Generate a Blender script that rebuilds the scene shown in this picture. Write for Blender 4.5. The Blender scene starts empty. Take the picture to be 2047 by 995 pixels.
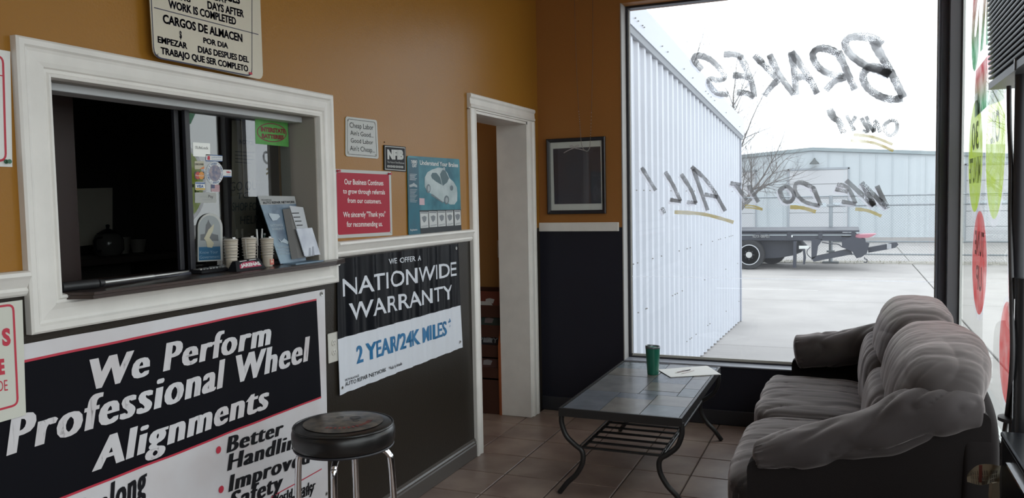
import bpy, bmesh, math, random
from mathutils import Vector, Matrix, noise
random.seed(7)
C = bpy.context.scene.collection
PI = math.pi
# ------------------------------------------------------------------ camera (metres; camera stands above the origin)
FPX, YAW, PITCH, ROLL, EYE = 1611.36, 0.397019, -0.060041, -0.0190496, 1.53
def _basis():
    cy, sy = math.cos(YAW), math.sin(YAW)
    f = Vector((-sy*math.cos(PITCH), cy*math.cos(PITCH), math.sin(PITCH)))
    r = Vector((cy, sy, 0)); u = r.cross(f)
    r2 = math.cos(ROLL)*r + math.sin(ROLL)*u
    return r2, r2.cross(f), f
RR, UU, FF = _basis()
cam = bpy.data.objects.new('camera', bpy.data.cameras.new('camera'))
C.objects.link(cam)
cam.data.sensor_width = 36.0
cam.data.lens = 36.0*FPX/2047.0
cam.data.clip_start = 0.05; cam.data.clip_end = 500
cam.matrix_world = Matrix(((RR.x, UU.x, -FF.x, 0), (RR.y, UU.y, -FF.y, 0), (RR.z, UU.z, -FF.z, EYE), (0, 0, 0, 1)))
bpy.context.scene.camera = cam
# ------------------------------------------------------------------ overcast sky and exposure
world = bpy.data.worlds.new('overcast_sky'); bpy.context.scene.world = world
world.use_nodes = True
bgn = world.node_tree.nodes['Background']
bgn.inputs['Color'].default_value = (0.93, 0.965, 1.0, 1)
bgn.inputs['Strength'].default_value = 2.6
vs = bpy.context.scene.view_settings
vs.view_transform = 'Standard'; vs.look = 'None'; vs.gamma = 1.0; vs.use_curve_mapping = False
vs.exposure = 0.0
cy_ = bpy.context.scene.cycles
cy_.max_bounces = 10; cy_.diffuse_bounces = 5; cy_.glossy_bounces = 4; cy_.transparent_max_bounces = 24; cy_.transmission_bounces = 6
cy_.sample_clamp_indirect = 6.0
def portal(name, loc, rot, sx, sy):
    l = bpy.data.lights.new(name, 'AREA'); l.shape = 'RECTANGLE'; l.size = sx; l.size_y = sy
    l.cycles.is_portal = True
    o = bpy.data.objects.new(name, l); C.objects.link(o); o.location = loc; o.rotation_euler = rot
portal('window_light_portal', (-0.47, 5.75, 1.62), (-PI/2, 0, 0), 1.95, 2.5)
portal('window_light_portal', (0.72, 1.45, 1.75), (0, PI/2, 0), 2.7, 8.0)

# ------------------------------------------------------------------ points on planes seen from the camera's place
def ray(px, py): return RR*(px-1023.5) - UU*(py-497.5) + FF*FPX
def at_x(px, py, x):
    d = ray(px, py); t = x/d.x; return Vector((x, d.y*t, EYE+d.z*t))
def at_y(px, py, y):
    d = ray(px, py); t = y/d.y; return Vector((d.x*t, y, EYE+d.z*t))
def at_z(px, py, z):
    d = ray(px, py); t = (z-EYE)/d.z; return Vector((d.x*t, d.y*t, z))

# ------------------------------------------------------------------ materials
MATS = {}
def mat(name, col, rough=0.5, metal=0.0, bump=0.0, bscale=60.0, var=0.0, vscale=6.0, spec=0.5, coat=0.0, sheen=0.0,
        emit=None, alpha=1.0, col2=None, rand=0.0, bdist=0.002, stretch=None, detail=4.0):
    if name in MATS: return MATS[name]
    m = bpy.data.materials.new(name); m.use_nodes = True; nt = m.node_tree; N = nt.nodes; L = nt.links
    b = N['Principled BSDF']
    b.inputs['Base Color'].default_value = (*col, 1); b.inputs['Roughness'].default_value = rough
    b.inputs['Metallic'].default_value = metal; b.inputs['Specular IOR Level'].default_value = spec
    b.inputs['Coat Weight'].default_value = coat; b.inputs['Coat Roughness'].default_value = 0.12
    if sheen: b.inputs['Sheen Weight'].default_value = sheen; b.inputs['Sheen Tint'].default_value = (1, .90, .88, 1); b.inputs['Sheen Roughness'].default_value = 0.4
    if alpha < 1: b.inputs['Alpha'].default_value = alpha
    if emit: b.inputs['Emission Color'].default_value = (*col, 1); b.inputs['Emission Strength'].default_value = emit
    geo = N.new('ShaderNodeNewGeometry'); vec = geo.outputs['Position']
    if stretch:
        mp = N.new('ShaderNodeMapping'); mp.inputs['Scale'].default_value = stretch; L.new(vec, mp.inputs['Vector']); vec = mp.outputs['Vector']
    src = None
    if var or col2:
        n = N.new('ShaderNodeTexNoise'); n.inputs['Scale'].default_value = vscale; n.inputs['Detail'].default_value = detail
        L.new(vec, n.inputs['Vector'])
        r = N.new('ShaderNodeValToRGB'); c2 = col2 or tuple(min(1, c*(1+var)) for c in col); c1 = col if col2 else tuple(c*(1-var) for c in col)
        r.color_ramp.elements[0].position = 0.32; r.color_ramp.elements[1].position = 0.68
        r.color_ramp.elements[0].color = (*c1, 1); r.color_ramp.elements[1].color = (*c2, 1)
        L.new(n.outputs['Fac'], r.inputs['Fac']); src = r.outputs['Color']
    if rand:
        oi = N.new('ShaderNodeObjectInfo'); mr = N.new('ShaderNodeMapRange')
        mr.inputs['To Min'].default_value = 1-rand; mr.inputs['To Max'].default_value = 1+rand
        L.new(oi.outputs['Random'], mr.inputs['Value'])
        vm = N.new('ShaderNodeVectorMath'); vm.operation = 'SCALE'
        if src: L.new(src, vm.inputs[0])
        else: vm.inputs[0].default_value = col
        L.new(mr.outputs['Result'], vm.inputs['Scale']); src = vm.outputs['Vector']
    if src: L.new(src, b.inputs['Base Color'])
    if bump:
        n = N.new('ShaderNodeTexNoise'); n.inputs['Scale'].default_value = bscale; n.inputs['Detail'].default_value = 3
        L.new(vec, n.inputs['Vector'])
        bp = N.new('ShaderNodeBump'); bp.inputs['Strength'].default_value = bump; bp.inputs['Distance'].default_value = bdist
        L.new(n.outputs['Fac'], bp.inputs['Height']); L.new(bp.outputs['Normal'], b.inputs['Normal'])
    MATS[name] = m; return m

def wall_mat(name, up, low, zsplit, rough):
    m = mat(name, up, rough, bump=0.5, bscale=150, bdist=0.0013, spec=0.22)
    nt = m.node_tree; N = nt.nodes; L = nt.links; b = N['Principled BSDF']
    geo = N.new('ShaderNodeNewGeometry'); s = N.new('ShaderNodeSeparateXYZ'); L.new(geo.outputs['Position'], s.inputs[0])
    g = N.new('ShaderNodeMath'); g.operation = 'GREATER_THAN'; g.inputs[1].default_value = zsplit; L.new(s.outputs['Z'], g.inputs[0])
    n = N.new('ShaderNodeTexNoise'); n.inputs['Scale'].default_value = 1.7; L.new(geo.outputs['Position'], n.inputs['Vector'])
    mx = N.new('ShaderNodeMix'); mx.data_type = 'RGBA'; mx.inputs['A'].default_value = (*low, 1); mx.inputs['B'].default_value = (*up, 1)
    L.new(g.outputs[0], mx.inputs['Factor'])
    mr = N.new('ShaderNodeMapRange'); mr.inputs['To Min'].default_value = 0.9; mr.inputs['To Max'].default_value = 1.1; L.new(n.outputs['Fac'], mr.inputs['Value'])
    vm = N.new('ShaderNodeVectorMath'); vm.operation = 'SCALE'; L.new(mx.outputs['Result'], vm.inputs[0]); L.new(mr.outputs['Result'], vm.inputs['Scale'])
    L.new(vm.outputs['Vector'], b.inputs['Base Color']); return m

def glass_mat(name, tint=(0.95, 0.97, 0.98), haze=0.03, ior=1.5, hazecol=(0.8, 0.82, 0.85), glow=1.0):
    m = bpy.data.materials.new(name); m.use_nodes = True; nt = m.node_tree; N = nt.nodes; L = nt.links
    N.remove(N['Principled BSDF']); out = N['Material Output']
    t = N.new('ShaderNodeBsdfTransparent'); t.inputs['Color'].default_value = (*tint, 1)
    g = N.new('ShaderNodeBsdfGlossy'); g.inputs['Roughness'].default_value = 0.0; g.inputs['Color'].default_value = (glow, glow, glow, 1)
    f = N.new('ShaderNodeFresnel'); f.inputs['IOR'].default_value = ior
    geo0 = N.new('ShaderNodeNewGeometry'); fr_ = N.new('ShaderNodeMath'); fr_.operation = 'SUBTRACT'; fr_.inputs[0].default_value = 1.0; L.new(geo0.outputs['Backfacing'], fr_.inputs[1])
    mu = N.new('ShaderNodeMath'); mu.operation = 'MULTIPLY'; L.new(f.outputs[0], mu.inputs[0]); L.new(fr_.outputs[0], mu.inputs[1])   # reflect once, at the face the light enters
    a = N.new('ShaderNodeMixShader'); L.new(mu.outputs[0], a.inputs[0]); L.new(t.outputs[0], a.inputs[1]); L.new(g.outputs[0], a.inputs[2])
    d = N.new('ShaderNodeBsdfTranslucent'); d.inputs['Color'].default_value = (*hazecol, 1)
    e = N.new('ShaderNodeMixShader'); n = N.new('ShaderNodeTexNoise'); n.inputs['Scale'].default_value = 2.5; n.inputs['Detail'].default_value = 5
    geo = N.new('ShaderNodeNewGeometry'); L.new(geo.outputs['Position'], n.inputs['Vector'])
    mr = N.new('ShaderNodeMapRange'); mr.inputs['To Min'].default_value = haze*0.6; mr.inputs['To Max'].default_value = haze*1.4
    L.new(n.outputs['Fac'], mr.inputs['Value']); L.new(mr.outputs['Result'], e.inputs[0]); L.new(a.outputs[0], e.inputs[1]); L.new(d.outputs[0], e.inputs[2])
    L.new(e.outputs[0], out.inputs['Surface']); MATS[name] = m; return m

def paint_mat(name, col, alpha=0.75, crackle=True, trans=0.35):
    """brush paint on glass: partly see-through, broken up by small flakes"""
    m = bpy.data.materials.new(name); m.use_nodes = True; nt = m.node_tree; N = nt.nodes; L = nt.links
    N.remove(N['Principled BSDF']); out = N['Material Output']
    d = N.new('ShaderNodeBsdfDiffuse'); d.inputs['Color'].default_value = (*col, 1)
    tl = N.new('ShaderNodeBsdfTranslucent'); tl.inputs['Color'].default_value = (*col, 1)
    dm = N.new('ShaderNodeMixShader'); dm.inputs[0].default_value = trans; L.new(d.outputs[0], dm.inputs[1]); L.new(tl.outputs[0], dm.inputs[2])
    t = N.new('ShaderNodeBsdfTransparent'); mx = N.new('ShaderNodeMixShader')
    geo = N.new('ShaderNodeNewGeometry'); n = N.new('ShaderNodeTexNoise'); n.inputs['Scale'].default_value = 9; n.inputs['Detail'].default_value = 8
    L.new(geo.outputs['Position'], n.inputs['Vector'])
    mr = N.new('ShaderNodeMapRange'); mr.inputs['From Min'].default_value = 0.3; mr.inputs['From Max'].default_value = 0.7
    mr.inputs['To Min'].default_value = alpha-0.18; mr.inputs['To Max'].default_value = min(1, alpha+0.22); L.new(n.outputs['Fac'], mr.inputs['Value'])
    fac = mr.outputs['Result']
    if crackle:
        v = N.new('ShaderNodeTexVoronoi'); v.feature = 'DISTANCE_TO_EDGE'; v.inputs['Scale'].default_value = 110
        L.new(geo.outputs['Position'], v.inputs['Vector'])
        n2 = N.new('ShaderNodeTexNoise'); n2.inputs['Scale'].default_value = 14; L.new(geo.outputs['Position'], n2.inputs['Vector'])
        th = N.new('ShaderNodeMapRange'); th.inputs['From Min'].default_value = 0.5; th.inputs['From Max'].default_value = 0.7
        th.inputs['To Min'].default_value = 0.0; th.inputs['To Max'].default_value = 0.10; L.new(n2.outputs['Fac'], th.inputs['Value'])
        gt = N.new('ShaderNodeMath'); gt.operation = 'GREATER_THAN'; L.new(v.outputs['Distance'], gt.inputs[0]); L.new(th.outputs['Result'], gt.inputs[1])
        ml = N.new('ShaderNodeMath'); ml.operation = 'MULTIPLY'; L.new(fac, ml.inputs[0]); L.new(gt.outputs[0], ml.inputs[1]); fac = ml.outputs[0]
    L.new(fac, mx.inputs[0]); L.new(t.outputs[0], mx.inputs[1]); L.new(dm.outputs[0], mx.inputs[2]); L.new(mx.outputs[0], out.inputs['Surface'])
    MATS[name] = m; return m

# ------------------------------------------------------------------ mesh collecting
def smooth(t): t = max(0.0, min(1.0, t)); return t*t*(3-2*t)
def catmull(pts, n=8):
    P = [Vector(p) for p in pts]
    if len(P) < 3: return [P[0].lerp(P[-1], i/n) for i in range(n+1)]
    out = []
    for i in range(len(P)-1):
        p0 = P[max(0, i-1)]; p1 = P[i]; p2 = P[i+1]; p3 = P[min(len(P)-1, i+2)]
        for k in range(n):
            t = k/n; out.append(0.5*((2*p1)+(p2-p0)*t+(2*p0-5*p1+4*p2-p3)*t*t+(3*p1-p0-3*p2+p3)*t**3))
    out.append(P[-1]); return out
FONT = {}
def font_mesh(s, bold=0.0, shear=0.0, space=1.0):
    cu = bpy.data.curves.new('lettering', 'FONT'); cu.body = s; cu.size = 1.0; cu.offset = bold; cu.shear = shear
    cu.space_character = space; cu.resolution_u = 3; cu.fill_mode = 'FRONT'
    o = bpy.data.objects.new('lettering', cu); C.objects.link(o)
    dg = bpy.context.evaluated_depsgraph_get(); me = bpy.data.meshes.new_from_object(o.evaluated_get(dg))
    V = [v.co.copy() for v in me.vertices]; F = [tuple(p.vertices) for p in me.polygons]
    bpy.data.objects.remove(o); bpy.data.curves.remove(cu); bpy.data.meshes.remove(me)
    return V, F
def cap_height():
    if 'cap' not in FONT: FONT['cap'] = max(v.y for v in font_mesh('H')[0])
    return FONT['cap']
class MB:
    def __init__(s): s.v = []; s.f = []; s.mi = []; s.cur = 0; s.sm = []
    def add(s, V, F, smooth_=False):
        o = len(s.v); s.v += [tuple(p) for p in V]; s.f += [tuple(i+o for i in f) for f in F]
        s.mi += [s.cur]*len(F); s.sm += [smooth_]*len(F); return s
    def box(s, x0, x1, y0, y1, z0, z1, bev=0.0, M=None, seg=1):
        bm = bmesh.new(); bmesh.ops.create_cube(bm, size=1.0)
        for v in bm.verts: v.co = Vector(((x0+x1)/2+v.co.x*(x1-x0), (y0+y1)/2+v.co.y*(y1-y0), (z0+z1)/2+v.co.z*(z1-z0)))
        if bev: bmesh.ops.bevel(bm, geom=bm.edges[:], offset=bev, segments=seg, affect='EDGES', profile=0.6)
        if M: bmesh.ops.transform(bm, matrix=M, verts=bm.verts)
        s.frombm(bm, seg > 1); return s
    def frombm(s, bm, sm=False):
        bm.verts.index_update(); s.add([v.co.copy() for v in bm.verts], [tuple(v.index for v in f.verts) for f in bm.faces], sm); bm.free(); return s
    def tube(s, pts, r, seg=8, cap=True, flat=None):
        P = [Vector(p) for p in pts]; n = len(P); R = r if isinstance(r, (list, tuple)) else [r]*n
        V = []; F = []; prev = None
        for i in range(n):
            t = (P[min(n-1, i+1)]-P[max(0, i-1)]).normalized()
            if prev is None:
                a = Vector((0, 0, 1)) if abs(t.z) < 0.9 else Vector((1, 0, 0)); nn = t.cross(a).normalized()
            else: nn = (prev-t*prev.dot(t)); nn = nn.normalized() if nn.length > 1e-6 else t.orthogonal().normalized()
            prev = nn; b = t.cross(nn)
            for k in range(seg):
                a = 2*PI*k/seg; V.append(P[i]+(nn*math.cos(a)+b*math.sin(a)*(flat or 1.0))*R[i])
        for i in range(n-1):
            for k in range(seg): F.append((i*seg+k, i*seg+(k+1) % seg, (i+1)*seg+(k+1) % seg, (i+1)*seg+k))
        if cap: F.append(tuple(range(seg))[::-1]); F.append(tuple((n-1)*seg+k for k in range(seg)))
        s.add(V, F, True); return s
    def lathe(s, prof, cx, cy, seg=32, z0=0.0, sq=1.0):
        V = []; F = []
        for (r, z) in prof:
            for k in range(seg): a = 2*PI*k/seg; V.append((cx+r*math.cos(a), cy+r*math.sin(a)*sq, z0+z))
        for i in range(len(prof)-1):
            for k in range(seg): F.append((i*seg+k, i*seg+(k+1) % seg, (i+1)*seg+(k+1) % seg, (i+1)*seg+k))
        F.append(tuple(range(seg))[::-1]); F.append(tuple((len(prof)-1)*seg+k for k in range(seg)))
        s.add(V, F, True); return s
    def slab(s, pts, d):
        """polygon (world points) thickened by the vector d"""
        P = [Vector(p) for p in pts]; n = len(P); V = P+[p+Vector(d) for p in P]
        F = [tuple(range(n)), tuple(range(2*n-1, n-1, -1))]+[(i, (i+1) % n, n+(i+1) % n, n+i) for i in range(n)]
        s.add(V, F); return s
    def poly(s, pts): s.add(pts, [tuple(range(len(pts)))]); return s
    def text(s, st, mp, bl, br, cap, bold=0.0, shear=0.0, cuts=0.0, space=1.0, fat=0.0):
        """lettering whose baseline runs bl..br and whose capitals reach cap, all (u, v); mp(u, v) gives the place"""
        V, F = font_mesh(st, bold, shear, space)
        if fat:      # heavy strokes: the same outline laid again a little to the side
            m_ = max(1, round(fat/.025)); n0 = len(V); V0 = list(V); F0 = list(F)
            for q in range(1, m_+1):
                V += [Vector((v.x+fat*q/m_, v.y, 0)) for v in V0]; F += [tuple(i+n0*q for i in f) for f in F0]
        x0 = min(v.x for v in V); x1 = max(v.x for v in V); H = cap_height()
        bl = Vector(bl); br = Vector(br); a0 = (cap[0]-bl.x)/(br.x-bl.x); hv = cap[1]-(bl.y+(br.y-bl.y)*a0)
        bm = bmesh.new(); vs_ = []
        for v in V:
            a = (v.x-x0)/(x1-x0); b = v.y/H; vs_.append(bm.verts.new((bl.x+(br.x-bl.x)*a, bl.y+(br.y-bl.y)*a+hv*b, 0)))
        for f in F:
            try: bm.faces.new([vs_[i] for i in f])
            except ValueError: pass
        if cuts:
            u = min(v.co.x for v in bm.verts); e = max(v.co.x for v in bm.verts); k = math.ceil(u/cuts)
            while k*cuts < e:
                bmesh.ops.bisect_plane(bm, geom=bm.verts[:]+bm.edges[:]+bm.faces[:], plane_co=(k*cuts, 0, 0), plane_no=(1, 0, 0)); k += 1
        for v in bm.verts: v.co = Vector(mp(v.co.x, v.co.y))
        return s.frombm(bm)
    def ribbon(s, pts, w, nrm, n=6):
        """a brush stroke lying on a plane with normal nrm"""
        P = catmull(pts, n); nrm = Vector(nrm); V = []; F = []
        for i, p in enumerate(P):
            t = (P[min(len(P)-1, i+1)]-P[max(0, i-1)]).normalized(); q = t.cross(nrm).normalized()
            k = w*(0.82+0.18*math.sin(PI*min(1, i/len(P)*3)))*(1+0.08*math.sin(i*2.3+len(P)))
            V += [p+q*k/2, p-q*k/2]
        for i in range(len(P)-1): F.append((2*i, 2*i+1, 2*i+3, 2*i+2))
        s.add(V, F); return s
    def build(s, name, mats, parent=None, origin=None, kind=None, label=None):
        me = bpy.data.meshes.new(name)
        o0 = Vector(origin) if origin is not None else Vector((0, 0, 0))
        me.from_pydata([tuple(Vector(p)-o0) for p in s.v], [], s.f)
        for m in (mats if isinstance(mats, (list, tuple)) else [mats]): me.materials.append(m)
        me.polygons.foreach_set('material_index', s.mi); me.polygons.foreach_set('use_smooth', s.sm)
        bm = bmesh.new(); bm.from_mesh(me); bmesh.ops.recalc_face_normals(bm, faces=bm.faces); bm.to_mesh(me); bm.free()
        if any(s.sm) and not all(s.sm) or any(s.sm): me.set_sharp_from_angle(angle=math.radians(48))
        me.update()
        o = bpy.data.objects.new(name, me); C.objects.link(o)
        if parent is not None: o.parent = parent
        elif origin is not None: o.location = o0
        if kind: o['kind'] = kind
        if label: o['label'] = label
        return o
class Thing:
    """an Empty at the thing's base; parts are built in world coordinates and hung under it"""
    def __init__(s, name, label, cat, loc, group=None, kind=None):
        s.o = bpy.data.objects.new(name, None); C.objects.link(s.o); s.loc = Vector(loc); s.o.location = s.loc; s.o.empty_display_size = 0.1
        if label: s.o['label'] = label
        if cat: s.o['category'] = cat
        if group: s.o['group'] = group
        if kind: s.o['kind'] = kind
    def rows(s, name, rws, m, fn):
        for r in rws: s.part(name, fn([r]), m)
    def part(s, name, mb, m, parent=None, kind=None, label=None):
        return mb.build(name, m, parent or s.o, s.loc, kind, label)
def single(name, mb, m, label, cat, loc, group=None):
    o = mb.build(name, m, None, loc); o['label'] = label; o['category'] = cat
    if group: o['group'] = group
    return o
def struct(name, mb, m, origin=None):
    o = mb.build(name, m, None, origin); o['kind'] = 'structure'; return o
def rounded(pts, r, n=4):
    """2-D polygon with rounded corners"""
    out = []; N_ = len(pts)
    for i in range(N_):
        p = Vector(pts[i]); a = (Vector(pts[i-1])-p); b = (Vector(pts[(i+1) % N_])-p)
        ra = min(r, a.length/2, b.length/2); A = p+a.normalized()*ra; B = p+b.normalized()*ra
        for k in range(n+1):
            t = k/n; out.append((1-t)**2*A+2*t*(1-t)*p+t*t*B)
    return out
def cubesphere(n):
    V = []; F = []; idx = {}
    def vid(p):
        k = tuple(round(c*n) for c in p)
        if k not in idx: idx[k] = len(V); V.append(Vector(p))
        return idx[k]
    for ax in range(3):
        for sg in (-1, 1):
            for i in range(n):
                for j in range(n):
                    q = []
                    for (a, b) in ((i, j), (i+1, j), (i+1, j+1), (i, j+1)):
                        p = [0, 0, 0]; p[ax] = sg; p[(ax+1) % 3] = -1+2*a/n; p[(ax+2) % 3] = -1+2*b/n; q.append(vid(p))
                    F.append(tuple(q if sg > 0 else q[::-1]))
    return V, F
# ================================================================== THE ROOM
XW, XR, YB, YG, ZC = -2.07, 0.607, 5.46, 5.60, 3.30      # left wall, right wall, back wall, glass, ceiling
Y0 = -2.6
SZ = 1.293                                               # counter shelf top
wallp = wall_mat('wall_paint', (0.33, 0.150, 0.022), (0.026, 0.021, 0.016), 1.33, 0.31)
wallb = wall_mat('wall_paint_unlit', (0.34, 0.145, 0.038), (0.018, 0.018, 0.027), 1.33, 0.5)  # left wall's paint again, lower band darkened because this wall is unlit
hallp = mat('hall_paint', (0.34, 0.17, 0.05), 0.6, bump=0.3, bscale=160)
ceil_m = mat('ceiling_white', (0.55, 0.53, 0.50), 0.9, bump=0.5, bscale=60)
trim_m = mat('trim_white', (0.78, 0.755, 0.715), 0.42, var=0.04, vscale=9)
black_m = mat('frame_black', (0.022, 0.022, 0.028), 0.45)
bronze = mat('bronze_metal', (0.075, 0.078, 0.10), 0.45, metal=0.1)
alu = mat('aluminium', (0.62, 0.62, 0.60), 0.38, metal=0.85)
chrome = mat('chrome', (0.80, 0.80, 0.82), 0.09, metal=1.0)
dark_in = mat('office_dark', (0.030, 0.026, 0.024), 0.8)  # office is unlit; its darkness is put into the wall colour
# floor: mortar bed and single tiles
TS, TX, TY = 0.32394, -2.096, 5.038
grout = mat('grout', (0.050, 0.030, 0.024), 0.9)
struct_floor = struct('floor', MB().box(-4.6, 0.62, Y0, 5.9, -0.12, -0.012), grout)
tile_m = mat('floor_tile', (0.20, 0.135, 0.112), 0.38, var=0.0, col2=(0.32, 0.24, 0.195), vscale=4.5, rand=0.10, bump=0.15, bscale=25, bdist=0.001, detail=6)
tmesh = None; g = 0.004
def clip_tile(i, j, x0, x1, y0, y1):
    global tmesh
    a0, a1, b0, b1 = TX+i*TS+g, TX+(i+1)*TS-g, TY+j*TS+g, TY+(j+1)*TS-g
    c0, c1, d0, d1 = max(a0, x0), min(a1, x1), max(b0, y0), min(b1, y1)
    if c1-c0 < 0.02 or d1-d0 < 0.02: return
    full = (c0, c1, d0, d1) == (a0, a1, b0, b1)
    cx, cy = (a0+a1)/2, (b0+b1)/2
    if full and tmesh:
        o = bpy.data.objects.new('tile', tmesh); C.objects.link(o)
    else:
        o = MB().box(c0-cx, c1-cx, d0-cy, d1-cy, -0.012, 0.0, bev=0.0025).build('tile', tile_m)
        if full: tmesh = o.data
    o.location = (cx, cy, 0); o.parent = struct_floor
for i in range(0, 9):
    for j in range(-21, 2): clip_tile(i, j, TX if j in (-2, -1, 0) else XW+0.012, XR-0.012, Y0, YB-0.002)
for i in range(-5, 0):
    for j in range(-3, 2): clip_tile(i, j, -3.4, XW+0.010 if j in (-2, -1, 0) else -2.262, 4.24, 5.50)
# left wall with the service opening and the doorway
WT = 0.20
OY0, OY1, OZ0, OZ1 = 1.60, 2.832, 1.262, 1.903            # service opening
DY0, DY1, DZ = 4.385, 5.222, 2.068                        # doorway
w = MB()
for (a, b, c, d) in ((Y0, OY0, 0, ZC), (OY0, OY1, 0, OZ0), (OY0, OY1, OZ1, ZC), (OY1, DY0, 0, ZC), (DY0, DY1, DZ, ZC), (DY1, YB, 0, ZC)):
    w.box(XW-WT, XW, a, b, c, d)
struct('wall_left', w, wallp)
w = MB().box(XW-WT, -1.455, YB, 5.72, 0, ZC).box(-1.455, XR+0.06, YB, 5.72, 0, 0.393).box(-1.455, XR+0.06, YB, 5.72, 2.86, ZC)
struct('wall_back', w, wallb)
w = MB().box(XR, XR+0.14, Y0, YB-0.002, 0, 0.40).box(XR, XR+0.14, Y0, YB-0.002, 3.02, ZC).box(XR, XR+0.14, Y0, -2.2, 0.40, 3.02)
struct('wall_right', w, mat('right_wall_paint', (0.36, 0.35, 0.34), 0.6))
struct('wall_rear', MB().box(XW-WT, XR+0.14, Y0-0.15, Y0, 0, ZC), wallp)
struct('ceiling', MB().box(-4.6, XR+0.14, Y0-0.15, 5.72, ZC, ZC+0.15), ceil_m)
# hall behind the doorway, office behind the service opening
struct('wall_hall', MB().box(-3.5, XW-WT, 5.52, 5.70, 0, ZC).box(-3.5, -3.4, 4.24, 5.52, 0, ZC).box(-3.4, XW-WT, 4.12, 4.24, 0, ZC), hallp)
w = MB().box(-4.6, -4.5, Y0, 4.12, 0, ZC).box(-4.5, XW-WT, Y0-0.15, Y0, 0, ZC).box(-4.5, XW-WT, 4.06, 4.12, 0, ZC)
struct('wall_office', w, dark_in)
# ------------------------------------------------------------------ white mouldings
def profile_frame(mb, y0, y1, z0, z1, wdt, x, prof):
    """mitred picture-frame moulding on the left wall; prof = (inward offset, proudness) pairs"""
    rings = [[(x+h, y0+o, z0+o), (x+h, y1-o, z0+o), (x+h, y1-o, z1-o), (x+h, y0+o, z1-o)] for o, h in prof]
    for a, b in zip(rings[:-1], rings[1:]):
        for k in range(4):
            mb.add([a[k], a[(k+1) % 4], b[(k+1) % 4], b[k]], [(0, 1, 2, 3)])
FPROF = [(0, 0), (0, .022), (.006, .027), (.020, .027), (.026, .021), (.034, .018), (.060, .021), (.074, .026), (.078, .020), (.086, .019), (.090, .024), (.098, .022), (.100, .014), (.102, -.002)]
mb = MB(); profile_frame(mb, 1.499, 2.930, 1.190, 1.995, .1, XW, FPROF)
struct('window_1', mb, trim_m)
win1 = bpy.data.objects['window_1']
# jamb linings and sliding-glass track inside the opening
mb = MB().box(-2.25, XW, OY1-0.010, OY1, OZ0, OZ1).box(-2.25, XW, OY0, OY0+0.008, OZ0, OZ1).box(-2.25, XW, OY0, OY1, OZ1-0.006, OZ1)
mb.build('window_jamb', mat('jamb_beige', (0.34, 0.31, 0.27), 0.6), win1)
mb = MB().box(-2.215, -2.13, OY0+0.008, OY1-0.012, 1.874, OZ1-0.006, bev=.002)
mb.build('window_track', mat('track_white', (0.60, 0.62, 0.64), 0.35), win1)
mb = MB().box(-2.215, -2.14, OY0+0.008, OY1-0.012, SZ, SZ+0.008)
mb.build('window_track', bronze, win1)
# doorway casing and jamb
def casing_leg(mb, y_out, y_in, z0, z1):
    s = 1 if y_in > y_out else -1
    pr = [(0, 0), (0, .022), (.006, .026), (.022, .026), (.030, .018), (.058, .020), (.066, .026), (.074, .024), (.078, .012), (.086, .012), (.086, 0)]
    k = abs(y_in-y_out)/.086
    V = [(XW+h, y_out+s*o*k, z) for z in (z0, z1) for o, h in pr]; n = len(pr)
    mb.add(V, [(i, (i+1) % n, n+(i+1) % n, n+i) for i in range(n)]+[tuple(range(n)), tuple(range(2*n-1, n-1, -1))])
mb = MB(); casing_leg(mb, 4.297, 4.385, 0.002, 2.076)
struct('door_1', mb, trim_m); door1 = bpy.data.objects['door_1']
mb = MB(); casing_leg(mb, 5.345, 5.222, 0.002, 2.076); mb.build('casing', trim_m, door1)
pr = [(0, 0), (0, .022), (.006, .027), (.020, .027), (.030, .019), (.060, .021), (.070, .027), (.080, .024), (.084, .012), (.092, .012), (.092, 0)]
mb = MB(); n = len(pr)
V = [(XW+h, y, 2.163-o) for y in (4.297, 5.345) for o, h in pr]
mb.add(V, [(i, (i+1) % n, n+(i+1) % n, n+i) for i in range(n)]+[tuple(range(n)), tuple(range(2*n-1, n-1, -1))]); mb.build('casing', trim_m, door1)
mb = MB().box(-2.285, XW+.011, DY1-.016, DY1, .002, DZ).box(-2.285, XW+.011, DY0, DY0+.016, .002, DZ).box(-2.285, XW+.011, DY0, DY1, DZ-.016, DZ)
mb.build('door_jamb', trim_m, door1)
# chair rails
def rail(y0, y1, name):
    pr = [(1.297, 0), (1.297, .010), (1.303, .016), (1.312, .020), (1.320, .016), (1.326, .020), (1.344, .030), (1.352, .036), (1.362, .034), (1.366, .024), (1.366, 0)]
    n = len(pr); V = [(XW+h, y, z) for y in (y0, y1) for z, h in pr]; mb = MB()
    mb.add(V, [(i, (i+1) % n, n+(i+1) % n, n+i) for i in range(n)]+[tuple(range(n)), tuple(range(2*n-1, n-1, -1))])
    struct(name, mb, trim_m)
rail(2.931, 4.296, 'trim_1'); rail(Y0, 1.498, 'trim_2')
mb = MB().box(XW+.002, -1.478, YB-.020, YB, 1.303, 1.366, bev=.003); struct('trim_3', mb, trim_m)
# dark baseboards
base_m = mat('baseboard_dark', (0.085, 0.075, 0.066), 0.28)
pr = [(0.002, 0), (0.002, .016), (.075, .016), (.082, .012), (.092, .014), (.100, .008), (.108, .008), (.112, 0)]
n = len(pr)
def board(y0, y1, name):
    V = [(XW+h, y, z) for y in (y0, y1) for z, h in pr]; mb = MB()
    mb.add(V, [(i, (i+1) % n, n+(i+1) % n, n+i) for i in range(n)]+[tuple(range(n)), tuple(range(2*n-1, n-1, -1))]); struct(name, mb, base_m)
board(Y0, 4.295, 'baseboard_left')
mb = MB().box(XW+.002, XR-.002, YB-.014, YB, .002, .10, bev=.003); struct('baseboard_back', mb, mat('baseboard_black', (0.03, 0.03, 0.036), 0.4))
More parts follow.
